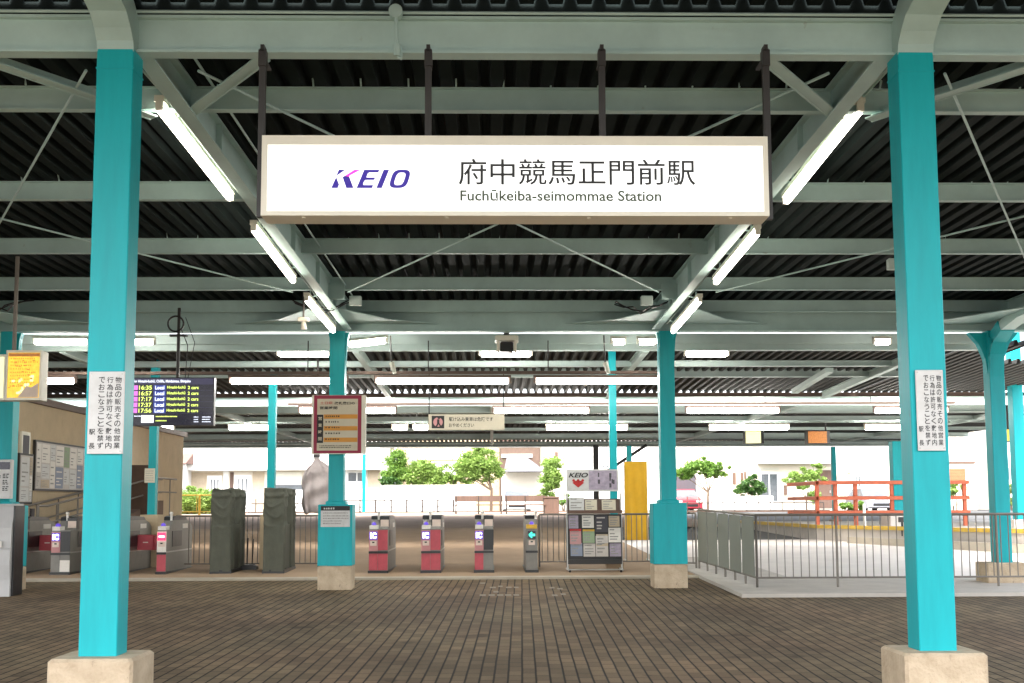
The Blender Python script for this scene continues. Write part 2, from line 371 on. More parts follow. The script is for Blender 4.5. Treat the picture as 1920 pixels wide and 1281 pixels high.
# pale replacement bricks in front of the gates
mb = MB('pale_brick')
for (x, y, w_) in ((905,1091,10),(924,1099,12),(938,1097,9),(954,1099,11),(968,1099,9),(905,1113,12),(922,1113,12),(938,1113,12),(953,1113,12),(968,1113,11),(930,1107,10),(1035,1100,10),(1050,1102,11),(1040,1114,11),(1056,1112,10)):
    Yb = 495/(y-908)*6.86; cx = P(x,y,Yb).x; hw = w_*Yb/4200; z_ = gz(Yb)+.004
    mb.add([(cx-hw,Yb-.12,z_-.004),(cx+hw,Yb-.12,z_-.004),(cx+hw,Yb+.12,z_+.001),(cx-hw,Yb+.12,z_+.001)], [(0,1,2,3)])
struct(mb.build('pavement_patch', fixn=False))
# side yard: raised concrete apron with its kerb
mb = MB('concrete_pad')
A = [(3.72,16.0),(22,16.0),(22,18.6),(5.2,18.6),(5.2,24),(3.72,24)]
mb.add([(x,y,gz(y)-.02) for x,y in A]+[(x,y,gz(y)+.055) for x,y in A], [(6,7,8,9),(6,9,10,11),(0,1,7,6),(5,0,6,11)])
struct(mb.build('apron', fixn=False))
sheet('yard_floor', 'yard_concrete', 3.72, 22, [18.6, 20.4, 30, 31.5], .03)
sheet('road', 'asphalt', -300, 300, [57.6, 62], .012)

# ================================================================ FRONT CANOPY
def deck(mb, x0, x1, y0, y1, z0, z1, h, pitch=.2, pr_=(.48,.60,.88)):
    n = int(round((x1-x0)/pitch)); pr = []
    for i in range(n):
        a = x0+i*pitch
        pr += [(a,0),(a+pitch*pr_[0],0),(a+pitch*pr_[1],h),(a+pitch*pr_[2],h)]
    pr.append((x0+n*pitch, 0))
    mb.add([(x,y0,z0+d) for x,d in pr]+[(x,y1,z1+d) for x,d in pr], [(i,i+1,len(pr)+i+1,len(pr)+i) for i in range(len(pr)-1)])
XR, XL = 10.4, -16.0
front = thing('station_canopy', 'steel entrance canopy with pale green beams and dark ribbed underside above the brick forecourt', 'canopy', (0.18, 12.0, 4.8))
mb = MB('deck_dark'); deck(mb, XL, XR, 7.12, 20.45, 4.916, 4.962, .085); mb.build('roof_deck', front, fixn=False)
mb = MB('deck_dark'); deck(mb, XL, XR, .3, 7.10, 5.50, 5.02, .085); mb.add([(XL,7.11,4.89),(XR,7.11,4.89),(XR,7.11,5.15),(XL,7.11,5.15)],[(0,1,2,3)]); mb.build('overhang_deck', front, fixn=False)  # overhang lengthened over the camera, out of view, to shade the column tops
mb = MB('beam_paint'); mb.box(XL, XR, .18, .3, 5.44, 5.76); mb.build('fascia', front)
# near crossbeam
mb = MB('beam_paint'); mb.ibeam((XL,7.10,4.905),(XR,7.10,4.905), .262, .11, .02, .03)
mb.tube((XL,7.03,4.92),(XR,7.03,4.92), .011, 6)
mb.build('crossbeam', front)
# pipe coupling and down pipe stub on the near crossbeam
p = P(742, 22, 6.98); q = P(745, 95, 6.98)
mb = MB('beam_paint'); mb.tube(p+Vector((0,-.02,0)), p+Vector((0,.03,0)), .047, 16); mb.tube(p, q, .012, 8); mb.tube(q+Vector((0,0,.04)), q+Vector((0,0,-.04)), .026, 10)
mb.tube(q+Vector((.03,0,.0)), q+Vector((.03,0,-.06)), .008, 6); mb.tube(q+Vector((.0,0,-.045)), q+Vector((.03,0,-.06)), .008, 6)
mb.build('conduit_box', front)
# far crossbeam
mb = MB('beam_paint'); mb.ibeam((XL,17.8,4.94),(XR,17.8,4.94), .455, .20, .02, .016); mb.build('crossbeam', front)
# flat haunch plates either side of the columns of the far row
mb = MB('beam_paint')
for cx in (-8.1, -2.58, 2.94, 8.46):
    for s in (-1, 1):
        MB('beam_paint').prism([(s*.10,17.69),(s*1.7,17.69),(s*.9,17.25),(s*.45,16.6),(s*.10,16.1)], (cx,0,4.60), (1,0,0), (0,1,0), (0,0,.014)).build('haunch_plate', front)
purl = [(8.32,4.713),(10.87,4.727),(13.29,4.746),(15.63,4.756),(17.45,4.762)]
for Y, zb in purl:
    mb = MB('beam_paint'); mb.ibeam((XL,Y,zb+.19),(XR,Y,zb+.19), .19, .075, .012, .01); mb.build('purlin', front)
for Y, zb in ((4.9,4.98),(2.6,5.14),(.8,5.27)):
    mb = MB('beam_paint'); mb.ibeam((XL,Y,zb+.19),(XR,Y,zb+.19), .19, .075, .012, .01); mb.build('purlin', front)
# small deck clips standing on the purlins
offs = [Vector((-5.6+.38*k, Y, zb+.19)) for Y, zb in purl[:3] for k in range(31)]
copies(MB('beam_paint').tube(offs[0]+Vector((0,-.02,0)), offs[0]+Vector((0,-.06,.06)), .008, 5), 'deck_clip', front, offs)
for cx in (-8.27, -2.405, 2.755, 8.63):
    mb = MB('beam_paint'); mb.ibeam((cx,7.2,4.90),(cx,17.7,4.945), .235, .125, .016, .014, .44)
    for y in (9.1, 10.9, 12.6, 14.4, 16.0):
        for s in (-1, 1): mb.box(cx+s*.007 if s>0 else cx-.058, cx+.058 if s>0 else cx-.007, y, y+.012, 4.68-.012*(y-7), 4.90)
    mb.tube((cx+.24,7.3,4.83),(cx+.24,17.2,4.83), .012, 6)
    mb.build('rafter', front)
# diagonal tie rods under the purlins, one cross in every bay
def rod(a, b): MB('beam_paint').tube((a[0],a[1],4.68),(b[0],b[1],4.68), .011, 6).build('brace_rod', front)
for xa, xb in ((-7.7,-2.9),(-2.1,2.45),(3.3,8.1)):
    rod((xa,7.45),(xb,15.4)); rod((xb,7.45),(xa,15.4))
# knee struts between near crossbeam and rafters
for cx in (-2.58, 2.94):
    for s in (-1, 1):
        mb = MB('beam_paint'); mb.obox((cx+s*.12,8.35,4.67),(cx+s*1.0,7.2,4.67), .10, .012); mb.obox((cx+s*.155,8.38,4.71),(cx+s*1.035,7.23,4.71), .012, .10); mb.build('knee_strut', front)
# seams, junction boxes and loose cable runs
for cx, y in ((-2.05,15.9),(2.35,15.9),(5.2,13.45),(-5.4,10.75)):
    MB('beam_far').cbox(cx-.09, cx+.09, y-.05, y+.05, 4.58, 4.72, .01).build('junction_box', front)
rc = random.Random(5)
for sx, ex, y in ((-8.3,-7.3,15.7),(-8.0,-6.9,15.9),(1.9,2.7,16.1),(-3.0,-2.1,16.0)):
    for k in range(3):
        pts = [(sx+(ex-sx)*i/6, y+rc.uniform(-.15,.15), 4.66-.10*math.sin(math.pi*i/6)*rc.uniform(.6,1.6)+rc.uniform(-.02,.02)) for i in range(7)]
        MB('black_plastic').path(pts, .010, 5).build('cable', front)
for cx in (-2.405, 2.755):
    s_ = -1 if cx < 0 else 1
    MB('beam_far').path([(cx+s_*.11,7.4,4.70),(cx+s_*.12,8.1,4.74),(cx+s_*.115,12,4.66),(cx+s_*.115,17.2,4.52)], .009, 5).build('cable', front)
# gusset and valve box near the far columns
for cx, s in ((-2.58,1),(2.94,-1)): MB('beam_paint').box(cx+s*.28-.14, cx+s*.28+.14, 15.5, 15.55, 4.60, 4.82).build('gusset_plate', front)

# ---------------------------------------------------------------- columns
def column(cx, label, kind, lab_group):
    if kind == 'near':
        t = thing('column', label, 'column', (cx, 7.08, 0), lab_group)
        yf, zt = 6.99, 4.648
        mb = MB('teal_paint'); mb.cbox(cx-.1225, cx+.1225, yf, yf+.2, .60, zt, .006); mb.build('shaft', t)
        mb = MB('teal_paint'); mb.box(cx-.1255, cx+.1255, yf-.003, yf+.203, 4.50, 4.512); mb.build('weld_seam', t)
        mb = MB('concrete_plinth'); mb.cbox(cx-.268, cx+.268, 6.86, 7.31, -.06, .612, .018); mb.build('plinth', t)
        mb = MB('beam_paint')
        pts = [(yf+.1,4.648),(yf+.075,4.74),(yf+.0,4.83),(yf-.12,4.92),(yf-.35,4.985),(yf-.9,5.04),(.5,5.37)]
        vs = []; fs = []
        for i,(y,z) in enumerate(pts):
            a = pts[max(0,i-1)]; b = pts[min(len(pts)-1,i+1)]; dy, dz = b[0]-a[0], b[1]-a[1]; L = math.hypot(dy,dz); ny, nz_ = dz/L, -dy/L
            hw = .122-.02*min(1,i/4)*0
            vs += [(cx-hw,y-ny*.1,z-nz_*.1),(cx+hw,y-ny*.1,z-nz_*.1),(cx+hw,y+ny*.1,z+nz_*.1),(cx-hw,y+ny*.1,z+nz_*.1)]
        for i in range(len(pts)-1):
            for k in range(4): fs.append((4*i+k,4*i+(k+1)%4,4*i+4+(k+1)%4,4*i+4+k))
        fs.append(tuple(range(len(vs)-4,len(vs))))
        mb.add(vs, fs); mb.build('arm', t)
        return t
    t = thing('column', label, 'column', (cx, 17.75, gz(17.5)), lab_group)
    z0 = gz(17.52)
    mb = MB('teal_paint'); mb.cbox(cx-.125, cx+.125, 17.58, 17.82, .6, 4.47, .006)
    # flared head
    mb.prism([(-.128,3.9),(-.132,4.2),(-.14,4.36),(-.16,4.45),(.19,4.45),(.165,4.36),(.15,4.2),(.128,3.9)] if kind == 'far' else [(-.128,3.75),(-.16,4.0),(-.26,4.25),(-.42,4.44),(.42,4.44),(.26,4.25),(.16,4.0),(.128,3.75)], (cx,17.64,0), (1,0,0), (0,0,1), (0,.12,0))
    mb.build('shaft', t)
    if kind == 'far':
        mb = MB('teal_paint'); mb.cbox(cx-.28, cx+.28, 17.53, 17.95, .606, 1.60, .012); mb.cbox(cx-.165, cx+.165, 17.56, 17.90, 1.595, 1.66, .02); mb.build('casing', t)
    mb = MB('concrete_plinth'); mb.cbox(cx-.275 if kind=='far' else cx-.33, cx+.275 if kind=='far' else cx+.33, 17.52, 17.97, z0-.06, .60, .015); mb.build('plinth', t)
    if kind == 'edge':
        mb = MB('teal_paint'); pts = [(17.68,3.7),(17.64,4.1),(17.5,4.32),(17.2,4.48)]
        for a, b in zip(pts, pts[1:]): mb.obox((cx,a[0],a[1]),(cx,b[0],b[1]), .24, .2)
        mb.build('curved_head', t)
        mb = MB('beam_paint'); pts = [(17.2,4.48),(16.6,4.60),(14.5,4.68)]
        for a, b in zip(pts, pts[1:]): mb.obox((cx,a[0],a[1]),(cx,b[0],b[1]), .22, .16)
        mb.build('arm', t)
    return t
column(-2.53, 'tall teal steel column on a concrete plinth nearest the camera, at the left', 'near', 'teal canopy columns')
column(2.90, 'tall teal steel column on a concrete plinth nearest the camera, at the right', 'near', 'teal canopy columns')
column(-2.56, 'teal column behind the red framed notice, with a wide casing on its lower part', 'far', 'teal canopy columns')
column(2.92, 'teal column with wide plain casing beside the yellow cloth and the leaflet rack', 'far', 'teal canopy columns')
column(8.46, 'teal column with curved head standing behind the right railing', 'edge', 'teal canopy columns')
column(-7.98, 'teal column at the left edge behind the grey kiosk', 'far', 'teal canopy columns')

# slim teal posts further back
def post(x, ytop, ybot, Y, wpx, label, base=None):
    a = P(x, ybot, Y); b = P(x, ytop, Y); hw = wpx*Y/4000
    t = thing('post', label, 'post', (a.x, Y, gz(Y)), 'slim teal posts')
    MB('teal_paint').cbox(a.x-hw, a.x+hw, Y-hw, Y+hw, a.z, b.z, .004).build('shaft', t)
    if base: MB(base).cbox(a.x-hw*2.4, a.x+hw*2.4, Y-hw*2.4, Y+hw*2.4, gz(Y)-.05, a.z+.01, .01).build('pedestal', t)
    return t
post(285, 655, 966, 22.3, 14, 'slim teal post with pale notice seen below the departure board', 'beige_wall')
post(508, 700, 966, 21.6, 14, 'slim teal post standing behind the green covered gate near the hanging cloth', 'beige_wall')
post(1152, 655, 1055, 21.0, 13.5, 'slim teal post behind the leaflet rack', 'gate_slab')
post(1181, 836, 975, 34, 9, 'thin teal post just behind the yellow cloth', 'gate_slab')
post(1684, 828, 968, 32, 20, 'teal post behind the left edge of the right front column', 'yard_concrete')
post(1914, 625, 975, 26, 20, 'brightly lit teal post at the right edge of the view', 'yard_concrete')
post(682, 852, 960, 55, 6, 'thin dark teal post by the platform railing right of the red notice', None)
post(1566, 838, 975, 44, 8, 'thin dark green post rising through the orange barrier', 'platform_floor')

# ================================================================ CONCOURSE CANOPY (behind the gates)
con = thing('station_canopy', 'low middle canopy over the gates with small daylight openings along its rear edge', 'canopy', (-2, 23, 4.6))
XR2 = 9.3
def zB(Y): return 4.66-.0307*(Y-19.9)
mb = MB('deck_far'); deck(mb, XL, XR2, 19.9, 27.2, zB(19.9), zB(27.2), .115, .19, (.34,.50,.84)); mb.build('roof_deck', con, fixn=False)
mb = MB('deck_far'); deck(mb, 9.32, 13.12, 22.6, 27.2, zB(22.6), zB(27.2), .105, .19); deck(mb, 9.32, 10.46, 20.4, 22.58, zB(20.4), zB(22.58), .105, .19); mb.build('roof_deck', con, fixn=False)
MB('beam_far').box(XL, XR2, 19.86, 19.895, 4.60, 4.792).build('flashing', con)
MB('beam_paint').box(XL, XR, 20.46, 20.49, 4.956, 5.12).build('flashing', front)
def cross(par, Y, ztop, zbot, x0, x1, m='beam_far', wd=.14):
    MB(m).ibeam((x0,Y,ztop),(x1,Y,ztop), ztop-zbot, wd, .016, .012).build('crossbeam', par)
cross(con, 20.05, zB(20.05)-.002, 4.493, XL, XR2)
cross(con, 22.2, zB(22.2)-.002, 4.469, XL, XR2)
cross(con, 23.6, 4.62, 4.413, XL, XR2)
cross(con, 27.1, zB(27.1)-.002, 4.33, XL, 13.1, 'brown_housing', .06)
for x0 in (-13, -8.1, -2.58, 2.94, 8.46):
    MB('beam_far').ibeam((x0,20.1,zB(20.1)-.01),(x0,27.0,zB(27)-.01), .17, .12).build('rafter', con)
mb = MB('beam_far'); a = P(1555,668,22.4); b = P(1490,735,25.2); mb.obox((a.x,a.y,4.42),(b.x,b.y,4.26), .16, .10); mb.build('strut', con)
# ================================================================ PLATFORM CANOPY
plat = thing('station_canopy', 'long platform canopy furthest back under the white sky, with bright openings along its eave', 'canopy', (-2, 40, 4.6))
def zC(Y): return 4.44+.0075*(Y-28.0)
mb = MB('deck_far'); deck(mb, -30, 20, 28.0, 50.6, zC(28.0), zC(50.6), .09, .20); mb.build('roof_deck', plat, fixn=False)
cross(plat, 28.12, zC(28.1)-.002, 4.20, -30, 20)
cross(plat, 31.0, zC(31)-.002, 4.27, -30, 20)
cross(plat, 35.0, zC(35)-.002, 4.35, -30, 20)
cross(plat, 33.4, zC(33.4)-.002, 4.45, -30, 20)
cross(plat, 36.9, zC(36.9)-.002, 4.42, -30, 20)
cross(plat, 40.6, zC(40.6)-.002, 4.42, -30, 20)
cross(plat, 44.3, zC(44.3)-.002, 4.38, -30, 20)
cross(plat, 50.4, zC(50.4)-.002, 4.36, -30, 20, 'beam_far', .10)
MB('white_paint').box(-30, 20, 50.72, 50.86, 4.34, 4.44).build('gutter', plat)
for x0 in (-24,-16,-8.1,0,8.46,16):
    MB('beam_far').ibeam((x0,29.3,zC(29)-.01),(x0,50.3,zC(50)-.01), .17, .12).build('rafter', plat)
for x in (640, 1215, 1490, 1640):
    a = P(x, 770, 31.5); MB('beam_far').obox((a.x-.5,31.6,4.36),(a.x+.5,32.6,4.50), .12, .10).build('strut', plat)
for Y, zz in ((46.5, 4.50),(48.6, 4.42)):
    MB('beam_far').tube((-30,Y,zz),(20,Y,zz), .06, 8).build('pipe', plat)
for xpx in (70, 400, 700, 1145, 1420, 1620, 1800):
    a = P(xpx, 830, 47)
    mb = MB('teal_paint'); mb.cbox(a.x-.07,a.x+.07,46.9,47.04,gz(47)+.03,4.5,.01); 
    if xpx in (70,): mb.build('support_post', plat)

# ---------------------------------------------------------------- lamps
def strip_light(p0, p1, label, group, tube='tube_far', r=.042, housing='ivory_metal', up=.055):
    p0, p1 = Vector(p0), Vector(p1); mid = (p0+p1)/2; d = (p1-p0).normalized()
    t = thing('strip_light', label, 'light', mid, group)
    mb = MB(tube); mb.tube(p0+d*.03, p1-d*.03, r, 10); mb.build('tube', t, smooth=False)
    z = Vector((0,0,1))
    mb = MB(housing); mb.obox(p0-d*.03+z*(up+.02), p1+d*.03+z*(up+.02), r*2.1, .05)
    for e in (p0-d*.015, p1+d*.015): mb.obox(e+z*(-r*.6), e+z*up, r*1.5, .03, d)
    mb.build('housing', t)
    return t
ords = ['nearest', 'middle', 'furthest']
for side, X, xs, ys in (('left', -2.55, ((300,432),(476,550),(575,625)), ((203,372),(430,527),(562,621))), ('right', 2.86, ((1612,1474),(1420,1342),(1312,1262)), ((205,378),(437,530),(564,622)))):
    for i in range(3):
        e = []
        for x, y in zip(xs[i], ys[i]): Y = X*2000/(x-922); e.append(P(x, y, Y))
        t = strip_light(e[0], e[1], 'glowing strip light under the %s rafter of the entrance canopy, %s of three' % (side, ords[i]), 'strip lights under the entrance canopy rafters', 'tube_light', .037, 'ivory_metal', .05)
        for f in (.12, .88):
            mb = MB('beam_paint')
            q = e[0].lerp(e[1], f); sx = .12 if side == 'left' else -.12
            mb.obox(q+Vector((0,0,.09)), q+Vector((sx*.9,0,.13)), .03, .012); mb.tube(q+Vector((0,0,.07)), q+Vector((0,0,.19)), .010, 6)
            mb.build('bracket', t)
def lamp_row(y, Y, segs, label, group, thick=.05, rail=None, rods=(), rodtop=0):
    places = ['leftmost', 'second from left', 'third from left', 'fourth from left', 'fifth from left', 'sixth from left', 'seventh from left', 'eighth from left']
    n = len(segs)
    for i, sg in enumerate(segs):
        y0, y1 = (y, y) if len(sg) == 2 else (sg[2], sg[3])
        a, b = P(sg[0], y0, Y), P(sg[1], y1, Y)
        pl = 'rightmost' if i == n-1 else places[i]
        strip_light(a, b, label % pl, group, 'tube_far', thick, 'brown_housing' if rail else 'ivory_metal', thick+.01)
    if rail:
        a, b = P(rail[0], y, Y), P(rail[1], y, Y)
        t = thing('lamp_rail', rail[2], 'lamp rail', ((a.x+b.x)/2, Y, a.z+.14), 'suspended lamp rails')
        MB('brown_housing').box(a.x, b.x, Y-.05, Y+.05, a.z+thick+.062, a.z+thick+.115).build('channel', t)
        for x in rods:
            q = P(x, y, Y); MB('dark_brown').tube((q.x,Y,a.z+thick+.1),(q.x,Y,rodtop), .012, 6).build('hanger_rod', t)
lamp_row(642, 18.9, ((66,164),(200,288),(655,724,647,639),(1148,1171),(1197,1229),(1640,1668)), 'short lamp tube just behind the far crossbeam of the entrance canopy, %s', 'lamps behind the far crossbeam', .05)
lamp_row(664, 21.0, ((522,618),(900,996),(1285,1364)), 'bright lamp shining on the beam tops above the gates, %s of three', 'lamps on the middle canopy beams', .055)
lamp_row(715, 19.6, ((84,140),(432,650),(705,955),(1003,1238)), 'long lamp on the rail hung above the ticket gates, %s', 'lamps on the rail above the gates', .055, (60, 1248, 'brown suspended lamp rail running above the ticket gates'), (577, 803, 1028), 4.62)
lamp_row(770, 27.6, ((562,742),(925,1104),(1287,1460),(1640,1776)), 'long lamp on the second rail behind the round daylight openings, %s of four', 'lamps on the second rail', .075, (540, 1790, 'brown lamp rail hung in front of the platform canopy'), (690, 1033, 1435, 1633), 4.62)
lamp_row(802, 36.0, ((244,280),(290,326),(430,504),(736,764),(775,803),(1024,1176),(1330,1478),(1622,1758)), 'lamp in the furthest row under the platform canopy, %s', 'lamps under the platform canopy', .085)
# ================================================================ SIGNS
def plane(mb, x0, x1, z0, z1, y): mb.add([(x0,y,z0),(x1,y,z0),(x1,y,z1),(x0,y,z1)], [(0,1,2,3)])
# station name sign hung from the near crossbeam
YS = 6.80
def sp(x, y): return P(x, y, YS)
t = thing('station_sign', 'large lit white station name sign with violet logo hanging from the near crossbeam', 'sign', sp(967, 330, ))
x0, zt = sp(492,254).x, sp(492,254).z; x1, zb = sp(1442,403).x, sp(1442,403).z
zt = (sp(492,254).z+sp(1440,258).z)/2; zb = (sp(490,405).z+sp(1444,406).z)/2
px0, px1 = sp(502,300).x, sp(1430,300).x; pzt = sp(960,273).z; pzb = sp(960,397).z
mb = MB('ivory_metal')
mb.cbox(x0, x1, YS+.012, YS+.20, zb, zt, .006)
for a,b,c,d in ((x0,px0,zb,zt),(px1,x1,zb,zt),(px0,px1,pzt,zt),(px0,px1,zb,pzb)): mb.box(a, b, YS-.012, YS+.012, c, d)
for k in range(4): mb.tube((x0+.27+k*.93,YS+.03,zb-.008),(x0+.27+k*.93,YS+.03,zb+.004), .012, 8)
mb.build('sign_case', t)
mb = MB('sign_light'); mb.box(px0, px1, YS, YS+.011, pzb, pzt); mb.build('light_panel', t)
yl = YS-.003
o = lambda x, y: Vector((sp(x,y).x, yl, sp(x,y).z))
mb = MB('ink'); a = o(860,347); text(mb, '府中競馬正門前駅', a, o(1304,348)-a, o(860,298)-a, .0075); mb.build('kanji_lettering', t)
mb = MB('ink_green'); a = o(863,377); text(mb, 'Fuchūkeiba-seimommae Station', a, o(1240,378)-a, o(863,356)-a, .02); mb.build('latin_lettering', t)
def L(x, y): v = P(610+x/10.667, 305+y/10.667, YS); return (v.x, yl, v.z)
mb = MB('logo_blue')
def poly(mb, pts): mb.add([L(*p) for p in pts], [tuple(range(len(pts)))])
def quads(mb, A, B):
    vs = [L(*p) for p in A]+[L(*p) for p in B]; n = len(A)
    mb.add(vs, [(i,(i+1)%n,n+(i+1)%n,n+i) for i in range(n)])
poly(mb, [(272,146),(402,146),(232,262),(222,262)]); poly(mb, [(118,512),(214,300),(222,300),(276,442),(248,512)])
poly(mb, [(345,292),(390,268),(478,282),(565,512),(420,512)])
poly(mb, [(778,146),(1084,146),(1060,200),(880,200),(850,220),(820,300),(1002,300),(975,350),(805,350),(780,370),(755,430),(765,452),(960,452),(935,512),(625,512)])
poly(mb, [(1168,146),(1278,146),(1130,512),(1020,512)])
def ov(cx, cy, a, b, e, sh, n=36):
    r = []
    for i in range(n):
        tt = 2*math.pi*i/n; c, s = math.cos(tt), math.sin(tt)
        X = a*math.copysign(abs(c)**e, c); Y = b*math.copysign(abs(s)**e, s); r.append((cx+X-sh*Y, cy+Y))
    return r
quads(mb, ov(1492,328,182,184,.62,.30), ov(1492,328,92,126,.62,.33))
mb.build('logo', t)
mb = MB('logo_pink'); poly(mb, [(390,268),(585,146),(708,146),(490,262),(478,282)]); mb.build('logo_stroke', t)
for x, yb in ((489,402),(802,250),(1130,250),(1443,406)):
    mb = MB('dark_brown'); outer = x in (489,1443)
    a, b = P(x,84,YS), P(x,yb,YS); xx = a.x if not outer else (x0-.022 if x < 900 else x1+.022)
    w_ = .021
    mb.box(xx-w_, xx+w_, YS+.06, YS+.10, b.z, a.z); mb.box(xx-w_*.6, xx+w_*.6, YS+.05, YS+.13, a.z-.02, a.z+.025)
    mb.box(xx-w_*.7, xx+w_*.7, YS+.10, 7.08, a.z-.06, a.z-.045)
    mb.box(xx-w_*1.2, xx+w_*1.2, YS+.05, YS+.11, a.z-.12, a.z-.01)
    mb.build('hanger', t)

# rules plates screwed to the two near columns
def rules_plate(xl, xr, ytop, ybot, label):
    Y = 6.975; a, b = P(xl,ytop,Y), P(xr,ybot,Y)
    t = thing('notice_plate', label, 'notice', ((a.x+b.x)/2, Y, b.z), 'rules plates on the near columns')
    MB('notice_white').cbox(a.x, b.x, Y-.008, Y, b.z, a.z, .004).build('plate', t)
    mb = MB('ink'); W, H = b.x-a.x, a.z-b.z; y = Y-.0095
    cols = [('物品の販売その他営業', .83), ('行為は許可なく敷地内', .60), ('でおこなうことを禁ず', .37)]
    for s, fx in cols:
        for i, ch in enumerate(s):
            text(mb, ch, (a.x+W*(fx-.09), y, a.z-H*(.06+.0885*(i+1))+H*.008), (W*.175,0,0), (0,0,H*.074), .012)
    for i, ch in enumerate('駅長'): text(mb, ch, (a.x+W*.05, y, a.z-H*(.77+.17*i)), (W*.17,0,0), (0,0,H*.070), .012)
    mb.build('lettering', t)
    for fx in (.07,.93):
        for fz in (.03,.97): MB('steel').tube((a.x+W*fx,Y-.012,b.z+H*fz),(a.x+W*fx,Y-.007,b.z+H*fz), .006, 8).build('screw', t)
rules_plate(168, 231, 697, 851, 'white plate of black vertical Japanese rules on the left near column')
rules_plate(1715, 1773, 694, 845, 'white plate of black vertical Japanese rules on the right near column')

# departure board
YD = 17.0
d = lambda x, y: P(x, y, YD)
a, b = d(246,709), d(399,797)
t = thing('departure_board', 'black electronic departure board with five yellow rows of train times', 'departure board', ((a.x+b.x)/2, YD, b.z))
MB('black_plastic').cbox(a.x-.01, b.x+.01, YD, YD+.12, b.z-.01, a.z+.01, .01).build('case', t)
mb = MB('screen_dark'); plane(mb, a.x, b.x, b.z, a.z, YD-.002)
W, H = b.x-a.x, a.z-b.z
q = lambda fx, fy: (a.x+W*fx, a.z-H*fy)
def rect(mb, fx0, fx1, fy0, fy1, dy): X0,Z0 = q(fx0,fy0); X1,Z1 = q(fx1,fy1); plane(mb, X0, X1, Z1, Z0, YD-dy)
mb.m('screen_bar'); rect(mb, .005, .995, .01, .135, .004)
mb.m('led_pink'); 
for i in range(5): rect(mb, .015, .085, .155+.122*i, .255+.122*i, .004)
mb.m('led_blue')
for i in range(5): rect(mb, .275, .425, .15+.122*i, .26+.122*i, .004)
mb.m('screen_bar')
for i in range(6): rect(mb, .09, .99, .138+.122*i, .143+.122*i, .004)
rect(mb, .30, .30, .1, .1, .004)
mb.m('led_white'); rect(mb, .135, .285, .79, .95, .004); rect(mb, .0, .012, .78, .95, .004)
mb.build('screen', t)
def tt(mb, s, fx0, fx1, fy0, fy1, bold=.02):
    X0,Z0 = q(fx0,fy1); X1,Z1 = q(fx1,fy0); text(mb, s, (X0,YD-.006,Z0), (X1-X0,0,0), (0,0,Z1-Z0), bold)
mb = MB('led_white'); tt(mb, 'for Higashi-fuchū, Chōfu, Meidaimae, Shinjuku', .03, .72, .035, .115)
for i in range(5): tt(mb, 'Local', .295, .405, .165+.122*i, .245+.122*i)
for k in range(2): scribble(mb, q(.145,0)[0], q(.28,0)[0], q(0,.84+.07*k)[1], .02, YD-.006)
for k in range(3): scribble(mb, q(.77,0)[0], q(.83,0)[0], q(0,.84+.05*k)[1], .015, YD-.006); scribble(mb, q(.87,0)[0], q(.97,0)[0], q(0,.84+.05*k)[1], .015, YD-.006)
scribble(mb, q(.05,0)[0], q(.13,0)[0], q(0,.82)[1], .018, YD-.006)
mb.build('white_lettering', t)
mb = MB('led_yellow')
for i, s in enumerate(('16:35','16:57','17:17','17:37','17:56')):
    tt(mb, s, .10, .255, .16+.122*i, .25+.122*i); tt(mb, 'Higashi-fuchū', .44, .66, .165+.122*i, .245+.122*i); tt(mb, '2 cars', .69, .82, .17+.122*i, .24+.122*i)
scribble(mb, q(.31,0)[0], q(.57,0)[0], q(0,.83)[1], .02, YD-.006); scribble(mb, q(.31,0)[0], q(.45,0)[0], q(0,.92)[1], .02, YD-.006)
mb.build('yellow_lettering', t)
mb = MB('dark_brown'); c = d(331,709); e = d(331,630)
mb.tube((c.x,YD+.06,c.z),(c.x,YD+.06,e.z), .026, 10); mb.box(c.x-.14,c.x+.14,YD+.03,YD+.09,e.z,e.z+.035); mb.obox((c.x,YD+.06,e.z),(c.x,YD+.06,4.76), .04, .04)
mb.build('pole', t)
mb = MB('black_plastic'); c2 = d(329,607); n = 20; r = .125
for i in range(n):
    a1, a2 = 2*math.pi*i/n, 2*math.pi*(i+1)/n
    mb.tube((c2.x+r*math.cos(a1),YD+.02,c2.z+r*math.sin(a1)),(c2.x+r*math.cos(a2),YD+.02,c2.z+r*math.sin(a2)), .016, 6)
mb.path([(c2.x+.10,YD,c2.z-.1),(c2.x+.19,YD+.05,c2.z-.35),(c2.x+.16,YD+.05,c2.z-.9)], .007, 5)
mb.path([(c2.x+.16,YD,c2.z+.1),(c2.x+.30,YD+.05,c2.z-.3),(c2.x+.20,YD+.05,c2.z-.9)], .006, 5)
mb.build('cable_coil', t)

# red framed notice on the left far column
YN = 17.40
a, b = P(587,741,YN), P(683,851,YN); W, H = b.x-a.x, a.z-b.z
t = thing('notice_board', 'red framed notice board with orange bands on the left far column', 'notice board', ((a.x+b.x)/2, YN, b.z))
MB('ivory_metal').cbox(a.x-.02, b.x+.02, YN, YN+.09, b.z, a.z, .01).build('case', t)
mb = MB('notice_red')
plane(mb, a.x+W*.02, b.x-W*.06, b.z+H*.01, a.z-H*.005, YN-.003); mb.build('border', t)
mb = MB('notice_cream'); plane(mb, a.x+W*.085, b.x-W*.13, b.z+H*.055, a.z-H*.065, YN-.006)
mb.m('notice_orange')
for f in (.33,.53,.725): plane(mb, a.x+W*.215, b.x-W*.135, a.z-H*(f+.075), a.z-H*f, YN-.009)
mb.m('ink'); plane(mb, a.x+W*.085, a.x+W*.205, a.z-H*.815, a.z-H*.335, YN-.009)
mb.build('sheet', t)
mb = MB('ink'); y = YN-.012
text(mb, '改札窓口の', (a.x+W*.42,y,a.z-H*.165), (W*.39,0,0), (0,0,H*.052), .02)
